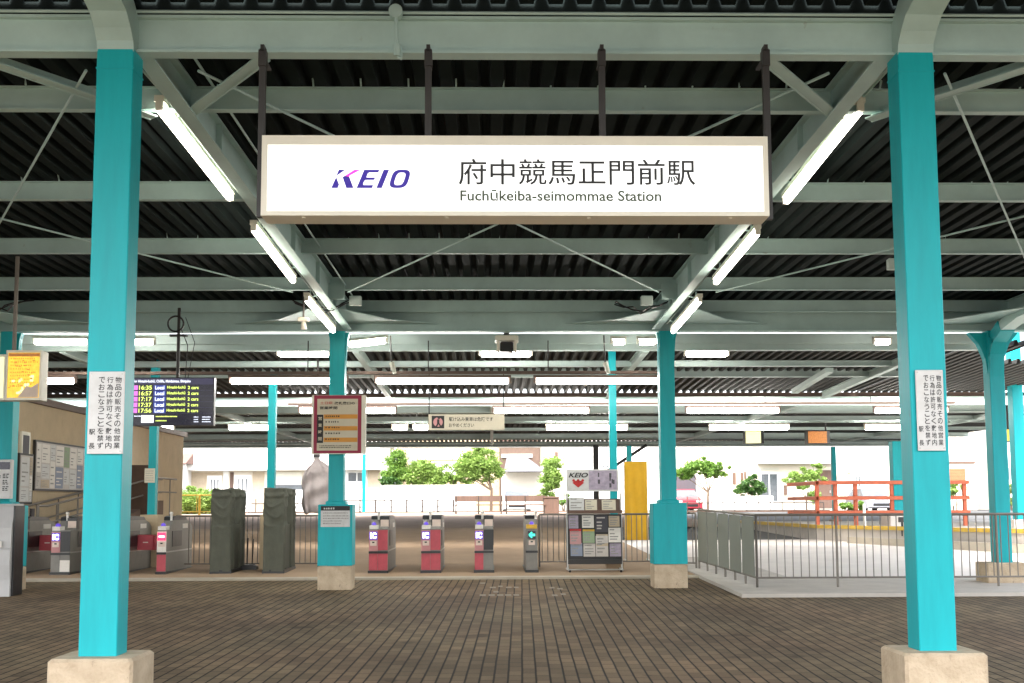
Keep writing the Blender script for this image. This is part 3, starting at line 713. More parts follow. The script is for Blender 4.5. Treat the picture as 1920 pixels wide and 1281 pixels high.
text(mb, '営業時間', (a.x+W*.135,y,a.z-H*.245), (W*.34,0,0), (0,0,H*.052), .02)
for f in (.375,.47,.565,.665,.765): scribble(mb, a.x+W*.25, a.x+W*.52, a.z-H*f, .028, y, .8)
for f in (.90,.87): scribble(mb, a.x+W*.14, a.x+W*.75, a.z-H*f, .018, y, .9)
mb.m('ink_red'); text(mb, '土日曜', (a.x+W*.14,y,a.z-H*.16), (W*.24,0,0), (0,0,H*.048), .01)
mb.m('notice_cream')
for i, ch in enumerate('営業時間'): text(mb, ch, (a.x+W*.11,y,a.z-H*(.43+.115*i)), (W*.07,0,0), (0,0,H*.06), .02)
mb.build('lettering', t)

# small notice on the casing of the left far column
YN = 17.525
a, b = P(602,949,YN), P(656,988,YN); W, H = b.x-a.x, a.z-b.z
t = thing('notice_plate', 'small white notice with black heading on the casing of the left far column', 'notice', ((a.x+b.x)/2, YN, b.z))
mb = MB('notice_white'); mb.box(a.x, b.x, YN-.012, YN-.002, b.z, a.z); mb.m('ink'); plane(mb, a.x+W*.0, b.x, a.z-H*.22, a.z, YN-.014); mb.build('plate', t)
mb = MB('ink_grey')
for k, f in enumerate((.36,.50,.62,.74,.86)): scribble(mb, a.x+W*.08, a.x+W*(.95 if k < 3 else .7), a.z-H*f, .02, YN-.016, .4)
mb.m('notice_white'); scribble(mb, a.x+W*.1, a.x+W*.45, a.z-H*.16, .03, YN-.017, .4)
mb.build('lettering', t)

# hanging warning sign over the concourse
YW = 22.9
a, b = P(803,777,YW), P(946,806,YW); W, H = b.x-a.x, a.z-b.z
t = thing('hanging_sign', 'long cream hanging sign with a black no running symbol over the concourse', 'sign', ((a.x+b.x)/2, YW, b.z))
mb = MB('notice_cream'); mb.cbox(a.x, b.x, YW, YW+.08, b.z, a.z, .008); mb.build('board', t)
mb = MB('ink'); plane(mb, a.x+W*.045, a.x+W*.21, b.z+H*.1, a.z-H*.1, YW-.003)
cx, cz, r = a.x+W*.128, (a.z+b.z)/2, H*.30
mb.m('gate_pink'); mb.add([(cx+r*math.cos(i*math.pi/12),YW-.005,cz+r*math.sin(i*math.pi/12)) for i in range(24)], [tuple(range(24))])
mb.m('ink'); plane(mb, cx-.02, cx+.03, cz-.05, cz+.06, YW-.007); mb.add([(cx-.07,YW-.007,cz-.12),(cx-.03,YW-.007,cz-.12),(cx+.03,YW-.007,cz-.02),(cx-.01,YW-.007,cz-.02)], [(0,1,2,3)])
mb.add([(cx+.03,YW-.007,cz-.02),(cx+.0,YW-.007,cz-.02),(cx+.05,YW-.007,cz-.12),(cx+.09,YW-.007,cz-.12)], [(0,1,2,3)]); mb.tube((cx+.02,YW-.008,cz+.10),(cx+.02,YW-.006,cz+.10), .035, 10)
mb.build('pictogram', t)
mb = MB('ink'); y = YW-.003
text(mb, '駆け込み乗車は危険です', (a.x+W*.27,y,b.z+H*.55), (W*.58,0,0), (0,0,H*.27), .015); text(mb, 'おやめください', (a.x+W*.27,y,b.z+H*.17), (W*.33,0,0), (0,0,H*.26), .015)
mb.build('lettering', t)
for f in (.01, .99): MB('dark_brown').tube((a.x+W*f,YW+.04,a.z),(a.x+W*f,YW+.04,zB(YW)), .014, 6).build('hanger', t)

# hanging light boxes at the left edge
YB = 13.2
def lightbox(xa, xb, yt, yb, label, face, prints):
    a, b = P(xa,yt,YB), P(xb,yb,YB); W, H = b.x-a.x, a.z-b.z
    t = thing('light_box', label, 'light box', ((a.x+b.x)/2, YB, b.z), 'light boxes hung at the left edge')
    mb = MB('ivory_metal'); mb.cbox(a.x, b.x, YB+.01, YB+.20, b.z-.03, a.z+.02, .01)
    for q0,q1,q2,q3 in ((a.x,a.x+.02,b.z-.03,a.z+.02),(b.x-.02,b.x,b.z-.03,a.z+.02),(a.x+.02,b.x-.02,a.z-.01,a.z+.02),(a.x+.02,b.x-.02,b.z-.03,b.z)): mb.box(q0,q1,YB-.01,YB+.01,q2,q3)
    mb.build('case', t)
    mb = MB(face); plane(mb, a.x+.02, b.x-.02, b.z, a.z-.01, YB); mb.build('lit_face', t)
    if prints:
        mb = MB('lamp_print')
        for k in range(9):
            scribble(mb, a.x+W*.12, a.x+W*random.uniform(.6,.9), a.z-H*(.16+.075*k), .018, YB-.004, .8)
        mb.m('lamp_orange')
        for k in range(26):
            u, v = random.uniform(.06,.85), random.uniform(.14,.80); plane(mb, a.x+W*u, a.x+W*(u+random.uniform(.02,.09)), a.z-H*(v+.02), a.z-H*v, YB-.0035)
        mb.m('lamp_cream')
        for k in range(16):
            u, v = random.uniform(.06,.8), random.uniform(.35,.88); plane(mb, a.x+W*u, a.x+W*(u+random.uniform(.04,.14)), a.z-H*(v+.05), a.z-H*v, YB-.0025)
        mb.m('lamp_orange'); plane(mb, a.x+W*.06, a.x+W*.94, a.z-H*.10, a.z-H*.03, YB-.003)
        mb.m('card_plate'); mb.add([(a.x+W*.35,YB-.005,b.z+.005),(a.x+W*.93,YB-.005,b.z+.005),(a.x+W*.93,YB-.005,b.z+H*.32),(a.x+W*.72,YB-.005,b.z+H*.22),(a.x+W*.60,YB-.005,b.z+H*.26)], [(0,1,2,3,4)])
        mb.build('print', t)
    mb = MB('steel_rail'); mb.tube((a.x+.02,YB+.15,a.z+.02),(a.x+.02,YB+.15,4.72), .026, 8); mb.build('hanger', t)
lightbox(13, 76, 660, 746, 'hanging light box with a bright yellow printed face at the left edge', 'lamp_yellow', True)
lightbox(-70, 9, 668, 746, 'hanging light box with plain pale face, cut off by the photo edge', 'lamp_cream', False)

# hanging light boxes and hanging lamp over the platform
def smallbox(xa, xb, yt, yb, Y, label, face):
    a, b = P(xa,yt,Y), P(xb,yb,Y)
    t = thing('light_box', label, 'light box', ((a.x+b.x)/2, Y, b.z), 'light boxes over the platform')
    mb = MB('black_plastic'); mb.cbox(a.x, b.x+.1, Y+.01, Y+.4, b.z, a.z, .01); mb.build('case', t)
    mb = MB(face); plane(mb, a.x+.02, b.x-.02, b.z+.02, a.z-.02, Y); mb.build('lit_face', t)
    MB('dark_brown').tube((b.x,Y+.2,a.z),(b.x,Y+.2,zC(Y)), .03, 6).build('hanger', t)
smallbox(1514, 1552, 808, 832, 38, 'small hanging box with orange lit letters under the platform canopy', 'lamp_orange')
smallbox(1397, 1428, 808, 832, 40, 'small hanging box with yellow green lit face under the platform canopy', 'lamp_cream')
smallbox(1884, 1897, 804, 828, 30, 'tiny hanging box with yellow face beside the teal column at the right edge', 'lamp_yellow')

# two security cameras / speakers under the concourse canopy
def camera_unit(x, y, Y, label):
    c = P(x, y, Y); t = thing('security_camera', label, 'camera', c, 'units hung under the canopies')
    mb = MB('ivory_metal'); mb.cbox(c.x-.2, c.x+.2, Y-.1, Y+.25, c.z+.02, c.z+.11, .02); mb.cbox(c.x-.17,c.x-.12,Y-.08,Y+.2,c.z-.16,c.z+.02,.01); mb.cbox(c.x+.12,c.x+.17,Y-.08,Y+.2,c.z-.16,c.z+.02,.01); mb.build('bracket', t)
    MB('black_plastic').cbox(c.x-.11, c.x+.11, Y-.06, Y+.2, c.z-.17, c.z+.0, .015).build('body', t)
    MB('dark_brown').tube((c.x,Y+.1,c.z+.1),(c.x,Y+.1,c.z+.26), .05, 8).build('mount', t)
camera_unit(950, 642, 18.0, 'dark boxy unit on a bracket hanging from the middle of the far crossbeam')
c = P(569, 600, 15.6); t = thing('loudspeaker', 'small white horn loudspeaker beside the left row of strip lights', 'loudspeaker', c)
mb = MB('ivory_metal'); mb.cbox(c.x-.08, c.x+.08, c.y-.05, c.y+.05, c.z-.02, c.z+.035, .01); mb.tube((c.x,c.y,c.z-.02),(c.x+.01,c.y,c.z-.14), .03, 10, .045); mb.build('horn', t)
MB('dark_brown').tube((c.x,c.y,c.z+.03),(c.x,c.y,4.74), .016, 6).build('mount', t)
for x, y in ((737, 690), (1138, 690)):
    c = P(x, y, 19.0); t = thing('spot_lamp', 'small unlit white spot lamp hanging %s the middle canopy' % ('at the left under' if x < 900 else 'at the right under'), 'lamp', c, 'spot lamps under the middle canopy')
    mb = MB('ivory_metal'); mb.tube((c.x-.03,c.y,c.z+.10),(c.x+.03,c.y,c.z-.10), .05, 10, .035); mb.build('head', t)
    MB('dark_brown').tube((c.x-.03,c.y,c.z+.08),(c.x-.05,c.y,4.62), .014, 6).build('mount', t)

# ================================================================ TICKET GATES
def ticket_gate(x0px, x1px, label, kind, flap=False, Y=20.35):
    zf = gz(Y)+.034
    a = P(x0px, 1000, Y).x; b = P(x1px, 1000, Y).x; w = b-a; c = (a+b)/2
    t = thing('ticket_gate', label, 'ticket gate', (c, Y, zf), 'ticket gates')
    z = lambda h: zf+h
    Lg = 1.75
    MB('black_plastic').box(a-.015, b+.015, Y-.02, Y+Lg+.02, z(-.02), z(.05)).build('kick_base', t)
    mb = MB('gate_grey')
    prof_ = [(Y+.012,.05),(Y+Lg,.05),(Y+Lg,.86),(Y+Lg-.15,.95),(Y+Lg-.45,1.02),(Y+.42,1.02),(Y+.25,.83),(Y+.012,.83)]
    mb.prism([(p[0],z(p[1])) for p in prof_], (a+.004,0,0), (0,1,0), (0,0,1), (w-.008,0,0)); mb.build('body', t)
    mb = MB('black_plastic'); mb.prism([(Y+.40,z(1.005)),(Y+Lg-.4,z(1.005)),(Y+Lg-.5,z(1.07)),(Y+.55,z(1.09)),(Y+.42,z(1.07))], (a-.004,0,0), (0,1,0), (0,0,1), (w+.008,0,0)); mb.build('hood', t)
    mb = MB('black_plastic'); mb.box(b-.003, b+.006, Y+.38, Y+1.0, z(.50), z(.80)); mb.m('label_white'); mb.box(b-.003, b+.004, Y+1.05, Y+1.4, z(.84), z(.93)); mb.build('side_sensor', t)
    mb = MB('steel'); mb.box(b-.003, b+.004, Y+.03, Y+Lg-.03, z(.40), z(.425)); mb.build('side_trim', t)
    split = a+w*.47 if kind != 'arrow' and kind != 'stop' else b
    mb = MB('gate_red' if kind in ('red','stop') else 'gate_red' if kind == 'black' else 'gate_grey')
    mb.box(a, split-.003, Y, Y+.012, z(.055), z(.365))
    if kind == 'red': mb.box(split+.003, b, Y, Y+.012, z(.055), z(.365))
    mb.build('lower_panel', t)
    if kind in ('black',): MB('gate_grey').box(split+.003, b, Y, Y+.012, z(.055), z(.365)).build('lower_panel', t)
    if kind in ('white',):
        MB('label_white').box(split+.003, b, Y, Y+.012, z(.055), z(.27)).build('lower_panel', t)
    MB('black_plastic').box(a-.004, b+.004, Y-.012, Y+.012, z(.368), z(.41)).build('band', t)
    mb = MB('gate_pink' if kind in ('red','black','white') else ('label_white' if kind == 'stop' else 'gate_grey'))
    mb.box(a, split, Y-.004, Y+.012, z(.413), z(.80)); mb.build('reader_panel', t)
    if split < b:
        MB('gate_red' if kind == 'red' else 'black_plastic').box(split+.004, b, Y-.002, Y+.012, z(.43), z(.81)).build('upper_panel', t)
    sw = (split-a); m = a+sw*.5; hw = min(.075, sw*.46)
    MB('led_violet' if kind not in ('arrow','stop') else ('screen_dark' if kind == 'arrow' else 'led_red')).box(m-hw, m+hw, Y-.012, Y-.004, z(.63), z(.78)).build('display', t)
    yy = Y-.014
    if kind == 'arrow':
        mb = MB('led_green'); zc = z(.705); r = .062
        mb.prism([(-r,0),(-.005,r),(.015,r*.7),(-.012,.022),(r,.022),(r,-.022),(-.012,-.022),(.015,-r*.7),(-.005,-r)], (m,yy,zc), (1,0,0), (0,0,1), (0,.002,0)); mb.build('arrow', t)
    elif kind == 'stop':
        MB('led_ic').box(m-.05, m+.05, yy, yy+.002, z(.690), z(.720)).build('bar', t)
    else:
        mb = MB('led_ic'); text(mb, 'IC', (m-.055,yy,z(.65)), (.11,0,0), (0,0,.11), .05); mb.build('lettering', t)
    mb = MB('card_plate'); mb.box(m-hw*.8, m+hw*.8, Y-.010, Y-.004, z(.515), z(.605)); mb.m('ink'); mb.box(m-.022, m+.022, Y-.012, Y-.010, z(.565), z(.59)); mb.build('card_slot', t)
    mb = MB('label_white' if kind != 'arrow' else 'yellow_plastic'); mb.box(a+sw*.05, a+sw*.95, Y+.0, Y+.22, z(.825), z(.90)); mb.build('reader_top', t)
    mb = MB('led_violet'); mb.blob((m,Y+.08,z(.915)), .045, .06, .045); mb.build('reader_dome', t, smooth=True)
    if split < b:
        mb = MB('black_plastic'); mb.box(split+.004, b, Y+.30, Y+.43, z(.84), z(1.06)); mb.build('ticket_slot', t)
        mb = MB('card_plate'); mb.box(split+.02, b-.01, Y+.285, Y+.298, z(.87), z(1.0)); mb.build('slot_label', t)
    mb = MB('label_white'); mb.tube((split-.02 if split<b else b-.02,Y+.36,z(1.0)),(split-.02 if split<b else b-.02,Y+.36,z(1.13)), .022, 8); mb.blob((split-.02 if split<b else b-.02,Y+.36,z(1.14)), .035, .035, .03); mb.build('sensor_post', t)
    if flap:
        f0 = b if flap is True else a-.33; mb = MB('gate_red'); mb.cbox(f0, f0+.33, Y+.85, Y+.90, z(.42), z(.72), .02); mb.m('label_white'); mb.box(f0+.12,f0+.22,Y+.845,Y+.849,z(.56),z(.58)); mb.build('flap_door', t)
    return t
ticket_gate(692, 727, 'red ticket gate nearest the left far column, lit IC panel and two red panels', 'red')
ticket_gate(790, 826, 'red ticket gate second along, between two open passages in the middle of the row', 'red')
ticket_gate(890, 925, 'half red half black ticket gate left of the narrow gate with green arrow', 'black')
ticket_gate(986, 1008, 'narrow dark ticket gate showing a green arrow beside the fence', 'arrow')
ticket_gate(97, 132, 'ticket gate with lit IC panel and white lower plate just left of the near column', 'white')
ticket_gate(2, 37, 'ticket gate with red flap mostly hidden behind the grey kiosk', 'red', True)
ticket_gate(194, 229, 'ticket gate hidden behind the left near column with red flap showing at its right', 'red', True)
ticket_gate(295, 312, 'narrow ticket gate with a red no entry display beside the left fence', 'stop', 'L')
# left pointing flap of the no entry gate
# ================================================================ FENCES
def fence(p0, p1, label, h, zb, bar=.1, post=1.2, mats='steel_rail', group=None, rail_r=.020, bar_r=.0075, low=.10, top_gap=0.0, post_r=.02, mat_bar=None, zb1=None, name='fence'):
    p0 = Vector((p0[0],p0[1],0)); p1 = Vector((p1[0],p1[1],0)); L = (p1-p0).length; zb1 = zb if zb1 is None else zb1
    t = thing(name, label, 'fence', ((p0.x+p1.x)/2, (p0.y+p1.y)/2, zb), group)
    z = lambda f: zb+(zb1-zb)*f
    def at(f, hh): q = p0.lerp(p1, f); return Vector((q.x,q.y,z(f)+hh))
    MB(mats).tube(at(0,h), at(1,h), rail_r, 8).build('top_rail', t, smooth=False)
    MB(mats).tube(at(0,low), at(1,low), rail_r*.75, 6).build('bottom_rail', t)
    n = max(1, int(round(L/post))); offs = [at(i/n,0) for i in range(n+1)]
    copies(MB(mats).tube(offs[0]+Vector((0,0,-.05)), offs[0]+Vector((0,0,h)), post_r, 8), 'post', t, offs)
    if bar:
        n = int(round(L/bar)); offs = [at((i+.5)/n,0) for i in range(n)]
        copies(MB(mat_bar or mats).tube(offs[0]+Vector((0,0,low)), offs[0]+Vector((0,0,h-top_gap)), bar_r, 6), 'baluster', t, offs)
    return t
fl = lambda Y: gz(Y)+.034
X = lambda x, Y: (x-922)*Y/2000
fence((X(336,21.6),21.6), (X(600,21.6),21.6), 'steel fence behind the green covered machines, left of the red notice column', 1.05, fl(21.6), .105, 1.0, group='steel fences at the gate line', bar_r=.009)
fence((X(1010,21.7),21.7), (X(1062,21.7),21.7), 'short steel fence between the green arrow gate and the leaflet rack', 1.05, fl(21.7), .105, .6, group='steel fences at the gate line', bar_r=.009)
fence((X(1062,21.7),21.7), (X(1226,21.7),21.7), 'steel fence behind the leaflet rack and in front of the yellow cloth', 1.05, fl(21.7), .105, .95, group='steel fences at the gate line', bar_r=.009)
fence((X(1230,21.3),21.3), (X(1303,20.9),20.9), 'short steel fence right of the right far column', 1.07, gz(21)+.05, .13, .40, group='steel fences round the yard', bar_r=.010)
fence((4.2,17.0), (13.2,17.0), 'long steel railing in front of the sunlit yard', 1.14, gz(17)+.055, .128, 1.25, group='steel fences round the yard', bar_r=.0085, low=.15, rail_r=.022)
t = fence((4.02,20.8), (4.2,17.0), 'railing with grey green panels running back from the corner of the yard', 1.14, gz(20.8)+.055, 0, .64, group='steel fences round the yard', low=.15, zb1=gz(17)+.055, rail_r=.022)
for i in range(5):
    f0, f1 = i/5+.01, (i+1)/5-.01
    a = Vector((4.02,20.8,gz(20.8)+.055)).lerp(Vector((4.2,17.0,gz(17)+.055)), f0); b = Vector((4.02,20.8,gz(20.8)+.055)).lerp(Vector((4.2,17.0,gz(17)+.055)), f1)
    MB('shade_panel').prism([(0,.17),(1,.17),(1,1.11),(0,1.11)], (a.x-.03,a.y,a.z), (b-a), (0,0,1), (.008,0,0)).build('panel', t)
# platform railings far back
def gp(x, Y): return X(x, Y)
fence((gp(618,56.6),56.6), (gp(850,56.6),56.6), 'dark open railing on the platform in front of the white garden wall', .66, gz(56.6)+.03, 0, .80, 'rail_dark', 'platform railings', .035, low=.30, post_r=.045)
fence((gp(1232,56.6),56.6), (gp(1545,56.6),56.6), 'dark platform railing with upright spikes in front of the cream houses', .45, gz(56.6)+.03, .65, 6, 'rail_dark', 'platform railings', .03, .026, low=.05, top_gap=-.33, post_r=.03)
fence((gp(470,56.6),56.6), (gp(572,56.6),56.6), 'dark platform railing between the covered machines and the hanging cloth', .50, gz(56.6)+.03, .8, 3, 'rail_dark', 'platform railings', .03, .03, low=.05, top_gap=-.25)
MB('wood_brown').box(-24, 18, 56.75, 56.92, gz(56.7)-.02, gz(56.7)+.10).build('platform_edge')['kind'] = 'structure'

# yellow bamboo style fence and hedge at the left
t = fence((gp(296,52),52), (gp(420,52),52), 'yellow fence of thin rails in front of the green hedge', 1.05, gz(52)+.03, .9, 1.25, 'yellow_plastic', None, .03, .016, low=.25, post_r=.055)

# ================================================================ COVERED MACHINES, CLOTH, RACK
def draped(mb, x0, x1, y0, y1, z0, z1, seed, amp=.011, nu=72, nv=90):
    """a loose fabric cover over a box: rounded shoulders, soft vertical folds that swell towards the hem"""
    rnd = random.Random(seed); ph = [rnd.uniform(0,6.28) for _ in range(6)]
    w, d = x1-x0, y1-y0; per = 2*(w+d); vs = []; fs = []
    def edge(s):
        s %= per
        if s < w: return x0+s, y0, 0, -1
        s -= w
        if s < d: return x1, y0+s, 1, 0
        s -= d
        if s < w: return x1-s, y1, 0, 1
        return x0, y1-(s-w), -1, 0
    for j in range(nv+1):
        v = j/nv; z = z0+(z1-z0)*v
        for i in range(nu):
            s = i/nu*per; x, y, nx, ny = edge(s)
            k = amp*(1.3-.6*v)*(math.sin(s*19+ph[0]+1.5*v)*.7+math.sin(s*37+ph[1]-2*v)*.4) + amp*1.2*math.sin(v*16+ph[2]+7*abs(math.sin(s*3.5+ph[4])))*(v>.55)
            u_ = ((x-x0)/w*2-1) if ny else ((y-y0)/d*2-1); dz = z1-z
            for q, (z_, sg, am) in enumerate(((.07,.10,.020),(.20,.16,.016),(.36,.20,.012),(.62,.10,.008))):
                k += am*math.exp(-((dz-z_-sg*(1-u_*u_)+.03*math.sin(ph[q]+3*u_))/.030)**2)
            sag = -.012 if v > .95 else 0
            vs.append((x+nx*(k+sag), y+ny*(k+sag), z+(.02*math.sin(s*9+ph[3]) if v == 1 else 0)))
    for j in range(nv):
        for i in range(nu): fs.append((j*nu+i, j*nu+(i+1)%nu, (j+1)*nu+(i+1)%nu, (j+1)*nu+i))
    c = len(vs); vs.append(((x0+x1)/2,(y0+y1)/2,z1-.035))
    for i in range(nu): fs.append((nv*nu+i, nv*nu+(i+1)%nu, c))
    return mb.add(vs, fs)
for k, (xa, xb, lab) in enumerate(((401,437,'machine under dark green fabric covers, left of the other covered one'),(498,535,'machine under dark green fabric covers standing nearest the hanging grey cloth'))):
    Y = 20.40; a, b = X(xa,Y), X(xb,Y); zf = fl(Y)
    t = thing('covered_gate', lab, 'covered machine', ((a+b)/2, Y, zf), 'machines under green covers')
    draped(MB('cover_green'), a, b, Y, Y+.30, zf+.04, zf+1.60, 3+k).build('front_cover', t, smooth=True)
    draped(MB('cover_green'), a+.02, b+.0, Y+.80, Y+1.20, zf+.06, zf+1.60, 13+k).build('rear_cover', t, smooth=True)
    MB('black_plastic').box(a-.02, b+.02, Y+.01, Y+1.2, zf-.02, zf+.07).build('base', t)
    mb = MB('cover_green'); mb.box(a+.03, b-.03, Y+.30, Y+.80, zf+.05, zf+.92); mb.build('body', t)
    mb = MB('dark_brown'); mb.path([(b+.012,Y+.95,zf+1.0),(b+.02,Y+1.0,zf+.8),(b+.05,Y+.9,zf+.62)], .006, 5); mb.build('tie_cord', t)
# dustpan and broom between them
c = P(467, 1055, 21.35); zf = fl(21.35)
t = thing('dustpan', 'black long handled dustpan standing between the two green covered machines', 'dustpan', (c.x, 21.35, zf))
mb = MB('black_plastic'); mb.prism([(-.17,0),(.17,0),(.15,.07),(.08,.10),(-.08,.10),(-.15,.07)], (c.x,21.25,zf), (1,0,0), (0,0,1), (0,.22,0)); mb.build('scoop', t)
mb = MB('black_plastic'); mb.tube((c.x-.05,21.4,zf+.08),(c.x-.05,21.45,zf+.62), .012, 6); mb.build('handle', t)
t = thing('broom', 'thin dark broom leaning beside the black dustpan', 'broom', (c.x+.07, 21.4, zf))
mb = MB('black_plastic'); mb.tube((c.x+.05,21.4,zf+.10),(c.x+.05,21.5,zf+.60), .010, 6); mb.build('handle', t)
MB('dark_brown').box(c.x+.0, c.x+.10, 21.38, 21.42, zf+.0, zf+.11).build('brush', t)

# grey cloth tied round a hanging sign
Y = 21.9; c = P(596, 905, Y)
t = thing('covered_sign', 'sign wrapped in a tied grey cloth, hanging left of the red notice column', 'covered sign', P(596, 962, Y))
mb = MB('grey_cloth'); rings = [(851,6,0),(861,5,0),(865,7,0),(869,12,2),(875,19,3),(882,25,3),(890,28,3),(900,29,3),(912,29,3),(924,29,3),(936,29,3),(948,29,3),(957,28,4),(961,27,4),(963,24,5)]
fine = []
for (y0_, r0_, s0_), (y1_, r1_, s1_) in zip(rings, rings[1:]):
    m_ = max(1, int((y1_-y0_)/1.5))
    fine += [(y0_+(y1_-y0_)*i/m_, r0_+(r1_-r0_)*i/m_, s0_+(s1_-s0_)*i/m_) for i in range(m_)]
rings = fine+[rings[-1]]
vs = []; fs = []; n = 72
for j, (y, r, sh) in enumerate(rings):
    q = P(596-2+sh, y, Y); rr = r*Y/2000
    for i in range(n):
        a = 2*math.pi*i/n; v_ = (y-851)/112; k_ = min(1, max(0, (y-866)/14)); fo = 1+k_*(.16*math.sin(a*9+v_*5)+.22*math.sin(v_*20+3.2*a)*(.4+.6*math.sin(v_*3.1))+.06*math.sin(a*17-v_*4))
        ce, se = math.cos(a), math.sin(a); vs.append((q.x+rr*math.copysign(abs(ce)**.7,ce)*(1+(fo-1)*.15), Y+rr*.62*math.copysign(abs(se)**.7,se)*fo*(1 if j < 3 else 1), q.z+(.02*math.sin(a*3+1) if j > 2 else 0)))
for j in range(len(rings)-1):
    for i in range(n): fs.append((j*n+i,j*n+(i+1)%n,(j+1)*n+(i+1)%n,(j+1)*n+i))
fs.append(tuple((len(rings)-1)*n+i for i in range(n)))
mb.add(vs, fs); mb.build('cloth', t, smooth=True)
q = P(594, 857, Y); MB('black_plastic').tube(q, q+Vector((0,0,.035)), .07, 14).build('strap', t)
MB('dark_brown').tube((q.x,Y,q.z),(q.x,Y,zB(Y)), .02, 8).build('hanger', t)

# leaflet rack
Y = 20.35; zf = fl(Y); x0, x1 = X(1063,Y), X(1164,Y)
zz = lambda y: 1.56+(949-y)*Y/2000
t = thing('leaflet_rack', 'dark leaflet rack with a white header sign beside the steel fence', 'leaflet rack', ((x0+x1)/2, Y, zf))
mb = MB('steel')
for x in (x0, x1):
    mb.tube((x,Y+.02,zf+.06),(x,Y+.10,zz(925)), .018, 8); mb.tube((x,Y-.12,zf+.05),(x,Y+.35,zf+.05), .018, 8)
mb.tube((x0,Y-.10,zf+.05),(x1,Y-.10,zf+.05), .015, 8); mb.build('frame', t)
mb = MB('dark_brown'); mb.prism([(0,zz(1057)),(.02,zz(965)),(.05,zz(965)),(.05,zz(1057))], (x0,Y+.0,0), (0,1,0), (0,0,1), (x1-x0,0,0)); mb.box(x0+.01,x1-.01,Y-.05,Y+.0,zz(1057),zz(1049)); mb.build('pocket_board', t)
mb = MB('wood_brown'); mb.box(x0, x1, Y-.12, Y+.14, zz(963), zz(957)); mb.build('shelf', t)
mb = MB('brown_housing'); mb.box(x0+.01, x1-.01, Y+.13, Y+.15, zz(957), zz(936)); mb.build('back_panel', t)
mb = MB('black_plastic')
for x in (x0+.03,x1-.03):
    for yy in (Y-.1,Y+.3): mb.blob((x,yy,zf+.025), .025, .025, .025)
mb.build('caster', t)
hx0, hx1 = X(1062,Y), X(1160,Y)
mb = MB('notice_white'); mb.box(hx0, hx1, Y+.06, Y+.11, zz(922), zz(881)); mb.m('poster_lilac'); plane(mb, X(1104,Y), X(1157,Y), zz(919), zz(883), Y+.057); hd = mb.build('header', t)
mb = MB('ink'); a0 = X(1066,Y); text(mb, 'KEIO', (a0,Y+.055,zz(896)), (X(1101,Y)-a0,0,0), (0,0,zz(887)-zz(896)), .03, .10)
mb.m('ink_red')
for k in range(3):
    mb.tube((X(1075.5+8.5*k,Y),Y+.0545,zz(901.5)),(X(1075.5+8.5*k,Y),Y+.056,zz(901.5)), .026, 12)
mb.prism([(-.11,.03),(-.06,.07),(.06,.07),(.11,.03),(0,-.06)], (X(1084,Y),Y+.0545,zz(909)), (1,0,0), (0,0,1), (0,.0015,0)); mb.build('lettering', hd)
mb = MB('poster_dark')
for k in range(7): 
    u = random.uniform(1108,1152); v = random.uniform(890,912); plane(mb, X(u,Y), X(u+random.uniform(2,5),Y), zz(v+5), zz(v-3), Y+.0555)
mb.build('picture', hd)
leaf = [(0,1065,1083,967,991,'poster_lilac','mauve','upper left pocket'),(0,1090,1112,967,990,'label_white','white','upper pocket, second from left'),(0,1115,1138,967,998,'poster_dark','dark','upper pocket, third from left'),(0,1140,1160,968,988,'poster_tan','tan','upper right pocket'),
        (1,1067,1088,992,1020,'poster_pink','red topped','middle left pocket'),(1,1091,1113,993,1018,'poster_green','yellow and green','middle pocket, second from left'),(1,1116,1138,1002,1024,'poster_tan','tan','middle pocket, third from left'),(1,1139,1162,990,1017,'label_white','white with dark emblem','middle right pocket'),
        (2,1068,1090,1018,1042,'poster_blue','blue','bottom left pocket'),(2,1092,1114,1019,1043,'poster_paper','pale grey','bottom pocket, second from left'),(2,1115,1138,1005,1043,'poster_paper','tall pale arched','bottom pocket, third from left'),(2,1141,1162,1019,1043,'poster_lilac','lilac','bottom right pocket'),
        (3,1066,1094,933,958,'notice_white','framed grey','shelf, left end'),(3,1096,1118,938,958,'notice_cream','small cream','middle of the shelf'),(3,1127,1153,938,958,'notice_cream','larger cream','right end of the shelf')]
for k, xa, xb, ya, yb, mm, colr, where in leaf:
    yy = Y-.045+k*.0 if k < 3 else Y-.05
    yy = Y-.02-.012*k if k < 3 else yy
    lo = thing('leaflet', '%s leaflet in the %s of the leaflet rack' % (colr, where) if k < 3 else '%s card standing on the %s of the leaflet rack' % (colr, where.replace('shelf, left end','left end of the shelf')), 'leaflet', (X((xa+xb)/2,Y), yy, zz(yb)), 'leaflets in the rack')
    MB(mm).prism([(0,0),(1,0),(1,1),(0,1)], (X(xa,Y),yy,zz(yb)), (X(xb,Y)-X(xa,Y),0,0), (0,.03,zz(ya)-zz(yb)), (0,-.008,0)).build('sheet', lo)
    mb = MB('ink_grey' if mm != 'poster_dark' else 'poster_paper'); H = zz(ya)-zz(yb)
    def lp(fx, fz): return (X(xa,Y)+(X(xb,Y)-X(xa,Y))*fx, yy-.011+.03*fz, zz(yb)+H*fz)
    for f in (.82,.55,.35,.18):
        w_ = random.uniform(.4,.85); mb.add([lp(.1,f),lp(.1+w_*.9,f),lp(.1+w_*.9,f+.08),lp(.1,f+.08)], [(0,1,2,3)])
    if k == 1 and xa in (1067, 1091): mb.m('ink_red' if xa == 1067 else 'yellow_plastic'); mb.add([lp(.0,.86),lp(1,.86),lp(1,1),lp(0,1)], [(0,1,2,3)])
    mb.build('print', lo)

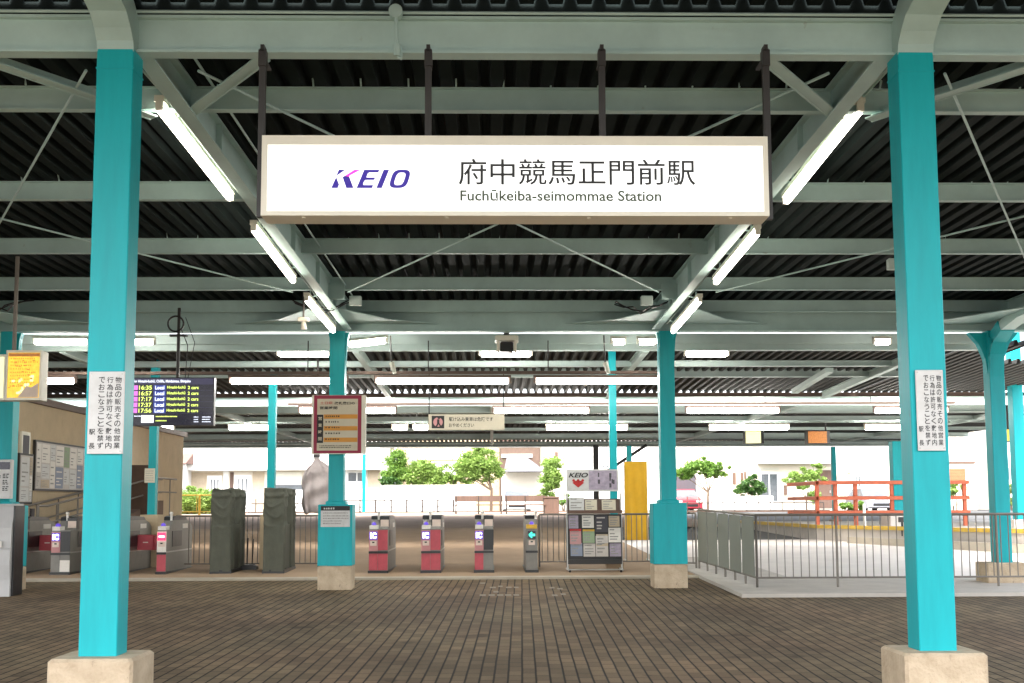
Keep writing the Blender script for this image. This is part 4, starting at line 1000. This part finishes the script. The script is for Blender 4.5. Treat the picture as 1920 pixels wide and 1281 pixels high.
# yellow cloth cover behind the fence
Y = 23.2; xa, xb = X(1171,Y), X(1213,Y); zt = 1.56+(949-867)*Y/2000; zb = 1.56+(949-1013)*Y/2000
t = thing('yellow_screen', 'tall yellow cloth screen standing behind the fence by the right far column', 'screen', ((xa+xb)/2, Y, fl(Y)))
mb = MB('yellow_cloth'); nx, nz_ = 14, 20; vs = []; fs = []
for j in range(nz_+1):
    for i in range(nx+1):
        u, v = i/nx, j/nz_; vs.append((xa+(xb-xa)*u, Y+.012*math.sin(u*17+v*3)+.01*math.sin(v*11+u*5), zb+(zt-zb)*v))
for j in range(nz_):
    for i in range(nx): k = j*(nx+1)+i; fs.append((k,k+1,k+nx+2,k+nx+1))
o = len(vs); vs2 = [(v[0],v[1]+.02,v[2]) for v in vs]; mb.add(vs+vs2, fs+[tuple(reversed([i+o for i in f])) for f in fs]); mb.build('cloth', t, smooth=True, fixn=False)
mb = MB('steel')
for x in (xa,xb): mb.tube((x,Y+.04,fl(Y)),(x,Y+.04,zt), .015, 6); mb.tube((x,Y-.2,fl(Y)+.02),(x,Y+.25,fl(Y)+.02), .015, 6)
mb.tube((xa,Y+.04,zt),(xb,Y+.04,zt), .015, 6); mb.build('frame', t)

# ================================================================ LEFT SIDE: kiosk, wall, ramp
Y = 16.75; xr = X(34,Y); zt = 1.56+(949-941)*Y/2000; zf = gz(Y)
t = thing('ticket_machine', 'grey ticket machine with rounded lower front at the left edge', 'ticket machine', (xr-.5, Y, zf))
mb = MB('kiosk_grey'); H = zt-zf
mb.prism([(0,0),(0,.18*H),(-.03,.34*H),(-.03,.50*H),(0,.52*H),(0,.74*H),(.10,.97*H),(.14,H),(.40,H),(.40,0)], (xr-1.1,Y,zf), (0,1,0), (0,0,1), (1.1,0,0)); mb.build('body', t)
MB('black_plastic').box(xr-.0, xr+.03, Y+.05, Y+.38, zf, zt-.03).build('side_trim', t)
mb = MB('label_white'); mb.box(xr-1.0, xr-.13, Y-.035, Y-.028, zf+.53*H, zf+.60*H); mb.build('tray', t)
mb = MB('steel'); mb.box(xr-.30,xr-.16,Y+.004,Y+.02,zf+.64*H,zf+.71*H); mb.build('coin_slot', t)
mb = MB('ink_grey'); scribble(mb, xr-.8, xr-.16, zf+.28*H, .06, Y-.028, .3); mb.build('lettering', t)
YP = 17.3; a, b = P(-60,862,YP), P(19,935,YP)
t = thing('information_panel', 'grey information panel with a black display above the ticket machine at the left edge', 'panel', ((a.x+b.x)/2, YP, b.z))
mb = MB('notice_white'); mb.cbox(a.x, b.x, YP, YP+.10, b.z, a.z, .01); mb.build('case', t)
mb = MB('screen_dark'); plane(mb, a.x+.3, b.x-.02, a.z-.16, a.z-.04, YP-.003); mb.build('display', t)
mb = MB('ink'); 
for col in (.13,.26):
    for k in range(3):
        for j in range(3): scribble(mb, b.x-col, b.x-col+.085, a.z-.30-.10*k+.028*j, .018, YP-.003, .25, .05)
mb.build('lettering', t)

WX = -9.5
t = thing('station_building', 'low beige rendered station building along the left side behind the gates', 'building', (WX-2, 28, gz(21)))
mb = MB('beige_wall'); mb.box(WX-5, WX, 20.9, 33, gz(20), 3.72); mb.build('wall', t)
MB('brown_housing').box(WX-5.05, WX+.10, 20.8, 33.1, 3.72, 3.86).build('roof_edge', t)
mb = MB('ivory_metal'); mb.box(WX, WX+.05, 21.6, 22.0, 2.55, 3.10); mb.m('poster_dark'); mb.box(WX+.05,WX+.055,21.66,21.94,2.62,3.03); mb.build('vent', t)
mb = MB('poster_dark'); mb.box(WX, WX+.04, 22.2, 22.35, 1.30, 1.55); mb.build('switch_box', t)
def wallcase(y0, y1, z0, z1, label, n):
    c = thing('poster_case', label, 'poster case', (WX+.03, (y0+y1)/2, z0), 'poster cases on the beige wall')
    MB('dark_brown').box(WX+.003, WX+.06, y0-.04, y1+.04, z0-.04, z1+.04).build('frame', c)
    MB('poster_paper').box(WX+.06, WX+.064, y0, y1, z0, z1).build('backing', c)
    k = 0; mm = ['poster_blue','poster_paper','poster_tan','label_white','label_white','poster_paper','notice_white','notice_white','poster_green','poster_paper']
    yy = y0+.02
    while yy < y1-.1:
        w_ = min(random.uniform(.20,.42), y1-yy-.02); zz_ = z1-.03
        while zz_ > z0+.12:
            h_ = min(random.uniform(.28,.62), zz_-z0-.02); col = random.choice(mm)
            mb = MB(col); mb.box(WX+.064, WX+.068, yy, yy+w_, zz_-h_, zz_)
            mb.m('ink_grey' if col != 'poster_blue' else 'label_white')
            for f in (.2,.5,.65,.8):
                mb.box(WX+.068, WX+.070, yy+w_*.12, yy+w_*random.uniform(.4,.9), zz_-h_*(f+.05), zz_-h_*f)
            mb.build('poster', c); zz_ -= h_+.03
        yy += w_+.03
wallcase(22.28, 25.2, 1.96, 2.93, 'wide poster case full of leaflets on the beige wall', 1)
wallcase(21.55, 22.12, 1.68, 2.62, 'narrow red edged poster case left of the wide case on the beige wall', 2)
# access ramp with handrails
t = thing('access_ramp', 'brown access ramp with steel handrails rising along the beige wall', 'ramp', (-9.1, 24.5, gz(21)))
mb = MB('brown_wall'); mb.prism([(21.6,gz(21)),(29.5,gz(29)),(29.5,1.75),(28,1.6),(21.6,.45)], (-9.42,0,0), (0,1,0), (0,0,1), (.42,0,0)); mb.build('body', t)
for xx in (-9.36, -8.95):
    mb = MB('steel_rail')
    mb.path([(xx,21.3,.5),(xx,21.3,1.60),(xx,21.75,1.60),(xx,28.6,2.35),(xx,30.5,2.35)], .024, 8); mb.path([(xx,21.5,1.22),(xx,28.6,1.98),(xx,30.5,1.98)], .020, 8)
    for k in range(8): yv = 22.2+k*1.1; zt_ = 1.60+(yv-21.75)*.1095 if yv<28.6 else 2.35; mb.tube((xx,yv,zt_-1.15),(xx,yv,zt_), .016, 6)
    mb.build('handrail', t)
MB('brown_wall').box(-9.3, -8.75, 27.6, 27.8, .9, 2.65).build('end_panel', t)
c = P(283, 892, 21.2); t = thing('notice_plate', 'pale paper notice tied to the slim post below the departure board', 'notice', c)
MB('notice_cream').box(c.x-.10, c.x+.10, 21.12, 21.135, c.z-.14, c.z+.14).build('plate', t)
mb = MB('ink_grey')
for k in range(5): scribble(mb, c.x-.08, c.x+.07, c.z+.08-.045*k, .018, 21.118, .4)
mb.build('lettering', t)

# ================================================================ RIGHT SIDE: platform, barrier
PT = .92
pol = [(9.55,31.4),(10.4,29.6),(13.4,23.2),(30,23.2),(30,42),(9.55,42)]
mb = MB('concrete_pad'); mb.add([(x,y,.2) for x,y in pol]+[(x,y,PT) for x,y in pol], [(6,7,8,9,10,11)]+[(i,(i+1)%6,6+(i+1)%6,6+i) for i in range(6)])
struct(mb.build('side_platform'))
mb = MB('yellow_line')
for (a, b) in ((pol[5],pol[0]),(pol[0],pol[1]),(pol[1],pol[2])): mb.obox((a[0]+.03,a[1]+.02,PT+.005),(b[0]+.03,b[1]+.02,PT+.005), .16, .10)
struct(mb.build('platform_edge'))
mb = MB('kerb_stone'); mb.obox((9.9,29.6,gz(29)+.10),(14.6,21.0,gz(22)+.16), .16, .22); struct(mb.build('kerb'))
t = thing('barrier', 'orange red tubular barrier standing on the side platform', 'barrier', (12, 31.8, PT))
for zr in (2.22, 1.76, 1.33):
    MB('orange_paint').cbox(9.75, 14.3, 31.75, 31.85, zr-.055, zr+.055, .01).build('rail', t)
    MB('orange_paint').cbox(9.70, 9.79, 31.86, 35, zr-.055, zr+.055, .01).build('side_rail', t)
for x in (9.74, 10.3, 10.9, 12.0, 13.1, 14.2):
    MB('orange_paint').cbox(x-.055, x+.055, 31.86, 31.96, PT, 2.26, .01).build('upright', t)
for k, (x, ya, yb) in enumerate(((1620,945,1018),(1697,940,1022))):
    Y = 30-1.6*k; a, b = P(x,ya,Y), P(x+2,yb,Y)
    t = thing('bollard_pole', ('thin white pole with bent foot in front of the side platform' if k == 0 else 'thin white pole right beside the right near column, before the side platform'), 'pole', (a.x, Y, gz(Y)), 'thin white poles by the side platform')
    mb = MB('white_paint'); mb.path([(a.x,Y,a.z),(a.x,Y,gz(Y)+.15),(a.x+.08,Y-.1,gz(Y)+.03)], .04, 8); mb.build('tube', t)
mb = MB('black_plastic'); c = P(1690, 978, 28.5); mb.cbox(c.x-.09,c.x+.05,28.4,28.5,c.z-.02,c.z+.12,.01); mb.tube((c.x,28.45,PT-.2),(c.x,28.45,c.z), .03, 8)
tag(mb.build('signal_box'), 'small black box on a stalk beside the side platform wall', 'signal box')
# white step block on the concourse side
# ================================================================ BENCHES
def bench(x0, x1, Y, label):
    a, b = X(x0,Y), X(x1,Y); z0 = gz(Y)+.03
    t = thing('bench', label, 'bench', ((a+b)/2, Y, z0), 'wooden benches on the platform')
    mb = MB('wood_brown'); mb.box(a, b, Y-.35, Y+.05, z0+.42, z0+.48); mb.build('seat', t)
    mb = MB('wood_brown'); mb.box(a, b, Y+.06, Y+.11, z0+.62, z0+.92); mb.build('backrest', t)
    n = max(2, int((b-a)/.9)+1)
    for i in range(n):
        x = a+.08+(b-a-.16)*i/(n-1); mb = MB('rail_dark'); mb.box(x-.035, x+.035, Y-.30, Y+.03, z0, z0+.42); mb.box(x-.03, x+.03, Y+.03, Y+.06, z0, z0+.9); mb.build('leg', t)
bench(852, 942, 54.5, 'long wooden bench on the platform behind the gates, left of the pair')
bench(946, 1022, 54.5, 'long wooden bench on the platform behind the gates, right of the pair')
c = X(1033,54.5); mb = MB('wood_brown'); mb.cbox(c-.38, c+.38, 54.2, 54.7, gz(54.5), gz(54.5)+.82, .03); mb.m('wood_brown'); mb.box(c-.41,c+.41,54.17,54.73,gz(54.5)+.82,gz(54.5)+.9)
tag(mb.build('planter_box'), 'tan box planter at the right end of the platform benches', 'planter')

# ================================================================ HOUSES
YH = 66.0
def hp(x, y, Y=YH): return X(x,Y), 1.56+(949-y)*Y/2000
def house(label, x0, x1, ytop, wall, Y=YH, band=None, feats=(), depth=9, roof=None, name='house', pitched=False):
    a, zt = hp(x0,ytop,Y); b, _ = hp(x1,ytop,Y); z0 = 1.1
    t = thing(name, label, 'house', ((a+b)/2, Y+depth/2, z0))
    MB(wall).box(a, b, Y, Y+depth, z0, zt).build('wall', t)
    if band:
        _, zb = hp(0, band, Y); MB('white_wall').box(a-.05, b+.05, Y-.9, Y-.003, zb, zt+.1).build('upper_storey', t)
    mb = MB(roof or 'grey_roof')
    if pitched: mb.prism([(-.5,0),(depth+.5,0),(depth*.5,1.9)], (a-.35,Y,zt+.0), (0,1,0), (0,0,1), (b-a+.7,0,0))
    else: mb.box(a-.12, b+.12, Y-.25 if not band else Y-1.0, Y+depth+.2, zt+.1, zt+.3)
    mb.build('roof', t)
    for f in feats:
        kind, fx0, fx1, fy0, fy1 = f[:5]; mm = f[5] if len(f) > 5 else None
        p, q1 = hp(fx0,fy0,Y); r, q0 = hp(fx1,fy1,Y)
        if kind == 'window':
            w_ = MB(mm or 'window_frame')
            for s in ((p,p+.07,q0,q1),(r-.07,r,q0,q1),(p+.07,r-.07,q1-.07,q1),(p+.07,r-.07,q0,q0+.07),((p+r)/2-.035,(p+r)/2+.035,q0+.07,q1-.07)): w_.box(s[0],s[1],Y-.06,Y-.002,s[2],s[3])
            w_ = w_.build('window', t); MB('window_glass').box(p+.07, r-.07, Y-.025, Y-.003, q0+.07, q1-.07).build('pane', w_)
        elif kind == 'door':
            dd = MB(mm or 'white_paint').box(p, r, Y-.06, Y-.002, q0, q1).build('door', t)
            if mm is None:
                mb = MB('window_glass')
                for k in range(3): u = p+(r-p)*(.25+.22*k); mb.box(u, u+.07, Y-.068, Y-.06, q0+.9, q1-.25)
                mb.build('pane', dd)
            MB('steel').box(r-.12, r-.07, Y-.11, Y-.06, q0+.9, q0+1.05).build('handle', dd)
        elif kind == 'shutter':
            mb = MB(mm or 'ivory_metal'); n = 8
            for k in range(n): z_ = q0+(q1-q0)*k/n; mb.box(p, r, Y-.05-.015*(k%2), Y-.002, z_, z_+(q1-q0)/n-.004)
            mb.build('shutter', t)
        else:
            MB(mm or 'brown_wall').box(p, r, Y-.10 if kind != 'painted_recess' else Y-.02, Y-.002, q0, q1).build(kind, t)  # recesses stay flat; dark sheets carry the shade of deep openings in their colour
    return t
house('brown roofed house with a dark carport behind the slim post', 262, 345, 868, 'white_wall', 64, None, [('painted_recess',306,346,884,925,'poster_dark'),('panel',318,352,868,876,'white_paint'),('window',290,302,890,915)], 8, 'roof_brown', pitched=True)
house('long white two storey house with two slatted white doors behind the hedge', 346, 588, 800, 'cream_wall', 66, 881, [('painted_recess',358,421,884,965,'poster_tan'),('door',392,420,890,965),('pillar',422,432,881,965,'white_wall'),('door',442,474,889,965),('painted_recess',434,441,884,965,'wood_brown'),('painted_recess',476,498,884,965,'poster_tan'),('shutter',518,568,884,906),('painted_recess',515,572,908,917,'window_glass'),('panel',515,572,917,965,'white_wall')])
house('white house with brown window surround just right of the left far column', 592, 714, 800, 'white_wall', 66, 881, [('window',652,688,884,904),('pillar',690,714,881,945,'poster_tan'),('panel',640,690,905,960,'white_wall')])
house('grey house with dark upper floor mostly hidden by the trees', 745, 936, 805, 'beige_wall', 72, None, [('panel',765,782,842,872,'grey_roof'),('panel',784,875,846,862,'white_wall'),('panel',790,870,866,900,'white_wall'),('window',735,742,843,870)])
t = house('house with a sloping grey carport roof behind the benches', 938, 1012, 815, 'brown_wall', 68, None, [('panel',940,998,852,858,'white_paint'),('painted_recess',948,985,893,920,'poster_tan'),('panel',940,1014,886,960,'cream_wall')])
a, z1 = hp(944,858,66.9); b, z0 = hp(1010,885,66.9)
MB('grey_roof').prism([(a,z0),(b+.4,z0),(b-.8,z1),(a+.2,z1)], (0,66.2,0), (1,0,0), (0,0,1), (0,1.6,0)).build('carport_roof', t)
house('narrow cream house with small windows right of the carport', 1013, 1056, 815, 'cream_wall', 69, None, [('window',1024,1032,842,862),('panel',1040,1046,848,870,'wood_brown')])
house('plain white building seen behind the leaflet rack', 1058, 1262, 800, 'white_wall', 74, None, [('window',1128,1142,872,880)])
house('cream house with a wide sliding window behind the round bush', 1268, 1420, 790, 'cream_wall', 67, None, [('painted_recess',1268,1305,892,925,'poster_dark'),('pillar',1374,1380,888,910,'wood_brown'),('pillar',1389,1394,888,905,'wood_brown'),('painted_recess',1396,1407,886,900,'brown_wall')])
house('cream house with white upper wall, sliding window and brown door', 1422, 1562, 800, 'cream_wall', 64, 872, [('window',1426,1460,889,944),('shutter',1428,1462,879,884),('door',1536,1560,884,955,'wood_brown'),('pillar',1470,1476,912,930,'wood_brown')])
house('tall cream house with small brown framed windows behind the orange barrier', 1572, 1690, 795, 'cream_wall', 70, None, [('window',1605,1617,893,918),('panel',1592,1598,866,890,'poster_tan'),('window',1578,1584,893,915)], 9)
house('beige house with an orange shutter between the two right columns', 1776, 1836, 795, 'cream_wall', 66, None, [('shutter',1786,1815,882,904,'orange_paint'),('panel',1778,1834,868,872,'wood_brown')])
house('pale house with a dark window at the right edge', 1866, 1990, 800, 'white_wall', 68, None, [('window',1890,1910,878,905),('panel',1868,1876,850,950,'poster_dark')])

# garden wall
a, zt = hp(722,911,61); b, _ = hp(892,911,61)
mb = MB('white_wall'); mb.box(a, b, 61, 61.2, 1.1, zt); mb.m('ivory_metal'); mb.box(a-.05, b+.05, 60.96, 61.24, zt, zt+.06)
tag(mb.build('garden_wall'), 'white garden wall below the row of green shrubs', 'wall')
for x0, x1, yt, lab in ((1330,1450,932,'low white block wall below the round bush'),(640,720,915,'low white wall left of the garden shrubs')):
    a, zt = hp(x0,yt,61); b, _ = hp(x1,yt,61); mb = MB('white_wall'); mb.box(a, b, 61, 61.15, 1.1, zt)
    n = int((b-a)/.4)
    for k in range(n): mb.m('white_wall').box(a+k*.4+.02, a+k*.4+.36, 60.985, 61, zt-.25, zt-.02)
    tag(mb.build('garden_wall'), lab, 'wall')
# utility pole and brown canopy post with brace
mb = MB('dark_brown'); q = P(1117, 840, 50); mb.box(q.x-.12, q.x+.12, 49.9, 50.1, gz(50), 4.4); mb.obox((q.x+.1,50,2.9),(q.x+2.4,50,4.4), .14, .14)
tag(mb.build('canopy_post'), 'dark brown canopy post with a diagonal brace above the leaflet rack', 'post')
q = P(1650, 840, 63); 

# ================================================================ PLANTS
def leaves(mb, blobs, Y, n, size, rnd, dy=.6):
    tot = sum(b[2]*b[3] for b in blobs); k0 = Y/2000
    for bx, by, rx, ry in blobs:
        m = max(5, int(26*(rx*ry)/500)); k = max(6, int(n*rx*ry/tot/m))
        for _ in range(m):
            u = Vector((rnd.gauss(0,1),rnd.gauss(0,1),rnd.gauss(0,1))).normalized()*rnd.uniform(.35,1.08)
            c0 = Vector((X(bx,Y)+u.x*rx*k0, Y+u.y*rx*k0*dy, 1.56+(949-by)*k0+u.z*ry*k0)); sr = rnd.uniform(.16,.34)*min(rx,ry)*k0*1.5
            for _ in range(k):
                c = c0+Vector((rnd.gauss(0,.55),rnd.gauss(0,.55),rnd.gauss(0,.40)))*sr
                a = Vector((rnd.gauss(0,1),rnd.gauss(0,1),rnd.gauss(0,.6))).normalized(); b = a.cross(Vector((rnd.gauss(0,1),rnd.gauss(0,1),rnd.gauss(0,1)))).normalized()
                s = size*rnd.uniform(.45,1.1)
                mb.add([c-a*s-b*s*.15, c-b*s*.5, c+a*s, c+b*s*.5], [(0,1,2,3)])
def plant(name, label, cat, blobs, Y, leaf, n, size, trunk=None, group=None, seed=1, stems=3):
    rnd = random.Random(seed); bx = sum(b[0] for b in blobs)/len(blobs); z0 = 1.15
    t = thing(name, label, cat, (X(trunk[0] if trunk else bx,Y), Y, z0), group)
    mb = MB(leaf); leaves(mb, blobs, Y, int(n*6.0), size*.56, rnd); mb.build('crown' if trunk else 'foliage', t, fixn=False)
    mb = MB('bark')
    if trunk:
        x0 = X(trunk[0],Y); zt = 1.56+(949-trunk[1])*Y/2000; r = trunk[2]
        mb.tube((x0,Y,z0-.1),(x0+.05,Y,zt), r, 7, r*.7)
        for b in blobs: mb.tube((x0+.05,Y,zt-.15),(X(b[0],Y),Y+rnd.uniform(-.3,.3),1.56+(949-b[1])*Y/2000), r*.5, 5, r*.15)
        mb.build('trunk', t)
    else:
        for b in blobs:
            for _ in range(stems): mb.tube((X(b[0]+rnd.uniform(-2,2),Y),Y,z0),(X(b[0]+rnd.uniform(-6,6),Y),Y+rnd.uniform(-.2,.2),1.56+(949-b[1])*Y/2000), .03, 4, .01)
        mb.build('stem', t)
YT = 62.5
plant('tree', 'broad bright green tree left of the grey carport roof', 'tree', [(893,868,34,27),(872,882,22,20),(915,880,24,22),(900,850,22,12),(880,895,20,12)], YT, 'leaf_light', 2600, .17, (920,915,.10), 'garden trees', 2)
plant('tree', 'tall narrow green tree at the left end of the garden shrubs', 'tree', [(748,862,20,20),(735,882,16,18),(752,890,18,16)], YT, 'leaf_mid', 1300, .17, (748,905,.09), 'garden trees', 3)
plant('shrub', 'wide leafy shrub over the white garden wall between the two trees', 'shrub', [(795,885,30,22),(822,890,24,19),(775,893,26,16),(845,898,26,13),(760,900,20,10)], YT, 'leaf_light', 1900, .17, None, 'garden shrubs', 4)
plant('shrub', 'dark spiky palm like shrub at the left end of the white garden wall', 'shrub', [(732,902,16,10),(745,905,12,6)], YT-.5, 'leaf_dark', 500, .22, None, 'garden shrubs', 5)
plant('tree', 'slim pale green tree between the carport and the leaflet rack', 'tree', [(1034,880,20,22),(1030,905,18,16),(1022,925,16,12),(1045,900,12,16)], YT, 'leaf_light', 1500, .16, (1034,940,.07), 'garden trees', 6)
plant('shrub', 'low shrub beside the leaflet rack header', 'shrub', [(1056,938,10,12)], 60, 'leaf_mid', 300, .15, None, 'garden shrubs', 7)
plant('tree', 'flat topped garden tree spreading over a dark carport', 'tree', [(1290,880,30,15),(1320,874,28,14),(1350,880,24,12),(1335,888,28,9),(1275,888,20,13)], YT, 'leaf_mid', 1900, .16, (1326,920,.09), 'garden trees', 8)
plant('shrub', 'round clipped dark green bush in front of the cream house', 'shrub', [(1405,915,26,16),(1410,902,16,10),(1385,922,18,10),(1425,922,12,10)], YT, 'leaf_dark', 1500, .15, None, 'garden shrubs', 9)
plant('tree', 'leaning light green tree in front of the brown door', 'tree', [(1490,897,22,12),(1515,892,22,14),(1530,880,12,10),(1535,902,16,10),(1508,912,14,10),(1525,930,14,12)], YT-.8, 'leaf_light', 1500, .15, (1512,935,.06), 'garden trees', 10)
plant('shrub', 'low garden plants behind the orange barrier', 'shrub', [(1588,952,16,9),(1612,950,16,10)], 60, 'leaf_mid', 500, .15, None, 'garden shrubs', 11)
plant('shrub', 'leafy plants between the two right columns above the barrier', 'shrub', [(1798,918,16,9),(1790,925,14,7)], 60, 'leaf_light', 500, .15, None, 'garden shrubs', 12)
plant('shrub', 'small plant at the right edge beside the bright post', 'shrub', [(1900,920,8,12),(1902,945,8,8)], 60, 'leaf_light', 260, .15, None, 'garden shrubs', 13)
plant('hedge', 'light green hedge behind the yellow fence', 'hedge', [(320,940,26,20),(355,938,28,22),(390,936,26,22),(415,940,14,18)], 56, 'leaf_light', 3000, .14, None, None, 14)
plant('shrub', 'pale leafy plant growing above the hedge', 'shrub', [(372,917,20,8)], 57, 'leaf_light', 240, .16, None, 'garden shrubs', 15)

# ================================================================ CARS
def car(label, xc, Y, paint, wd=1.7, ht=1.42):
    x = X(xc,Y); z0 = 1.12; h = wd/2
    t = thing('parked_car', label, 'car', (x, Y+2, z0), 'parked cars')
    mb = MB(paint)
    secs = [(0,.30,.72,.90),(.15,.22,.80,.97),(1.1,.22,.95,1.0),(2.6,.22,.97,1.0),(3.9,.22,.92,1.0),(4.1,.3,.8,.93)]
    vs = []; fs = []
    for dy, zl, zh, k in secs: vs += [(x-h*k,Y+dy,z0+zl),(x+h*k,Y+dy,z0+zl),(x+h*k,Y+dy,z0+zh-.12),(x+h*k*.93,Y+dy,z0+zh),(x-h*k*.93,Y+dy,z0+zh),(x-h*k,Y+dy,z0+zh-.12)]
    for i in range(len(secs)-1):
        for k in range(6): fs.append((6*i+k,6*i+(k+1)%6,6*i+6+(k+1)%6,6*i+6+k))
    fs += [tuple(range(5,-1,-1)), tuple(range(len(vs)-6,len(vs)))]
    mb.add(vs, fs); mb.build('body', t)
    mb = MB('window_glass'); mb.add([(x-h*.9,Y+1.0,z0+.93),(x+h*.9,Y+1.0,z0+.93),(x+h*.9,Y+3.9,z0+.93),(x-h*.9,Y+3.9,z0+.93),(x-h*.74,Y+1.75,z0+ht-.04),(x+h*.74,Y+1.75,z0+ht-.04),(x+h*.74,Y+3.4,z0+ht-.04),(x-h*.74,Y+3.4,z0+ht-.04)], [(0,1,5,4),(1,2,6,5),(2,3,7,6),(3,0,4,7)]); mb.build('windscreen', t)
    MB(paint).cbox(x-h*.76, x+h*.76, Y+1.72, Y+3.45, z0+ht-.045, z0+ht, .02).build('roof', t)
    for s in (-1,1):
        MB('label_white').cbox(x+s*h*.68-.16, x+s*h*.68+.16, Y-.02, Y+.1, z0+.58, z0+.74, .02).build('headlight', t)
        for dy in (.75, 3.3): MB('tyre').tube((x+s*h*.98,Y+dy,z0+.3),(x+s*h*.78,Y+dy,z0+.3), .31, 14).build('wheel', t)
    MB('black_plastic').box(x-h*.6, x+h*.6, Y-.02, Y+.04, z0+.36, z0+.52).build('grille', t)
car('white car parked under the grey carport roof behind the benches', 969, 63.2, 'car_white')
car('red car parked in the dark carport right of the right far column', 1292, 63.4, 'car_red')
car('pale grey car parked behind the orange barrier', 1655, 63.0, 'car_grey')
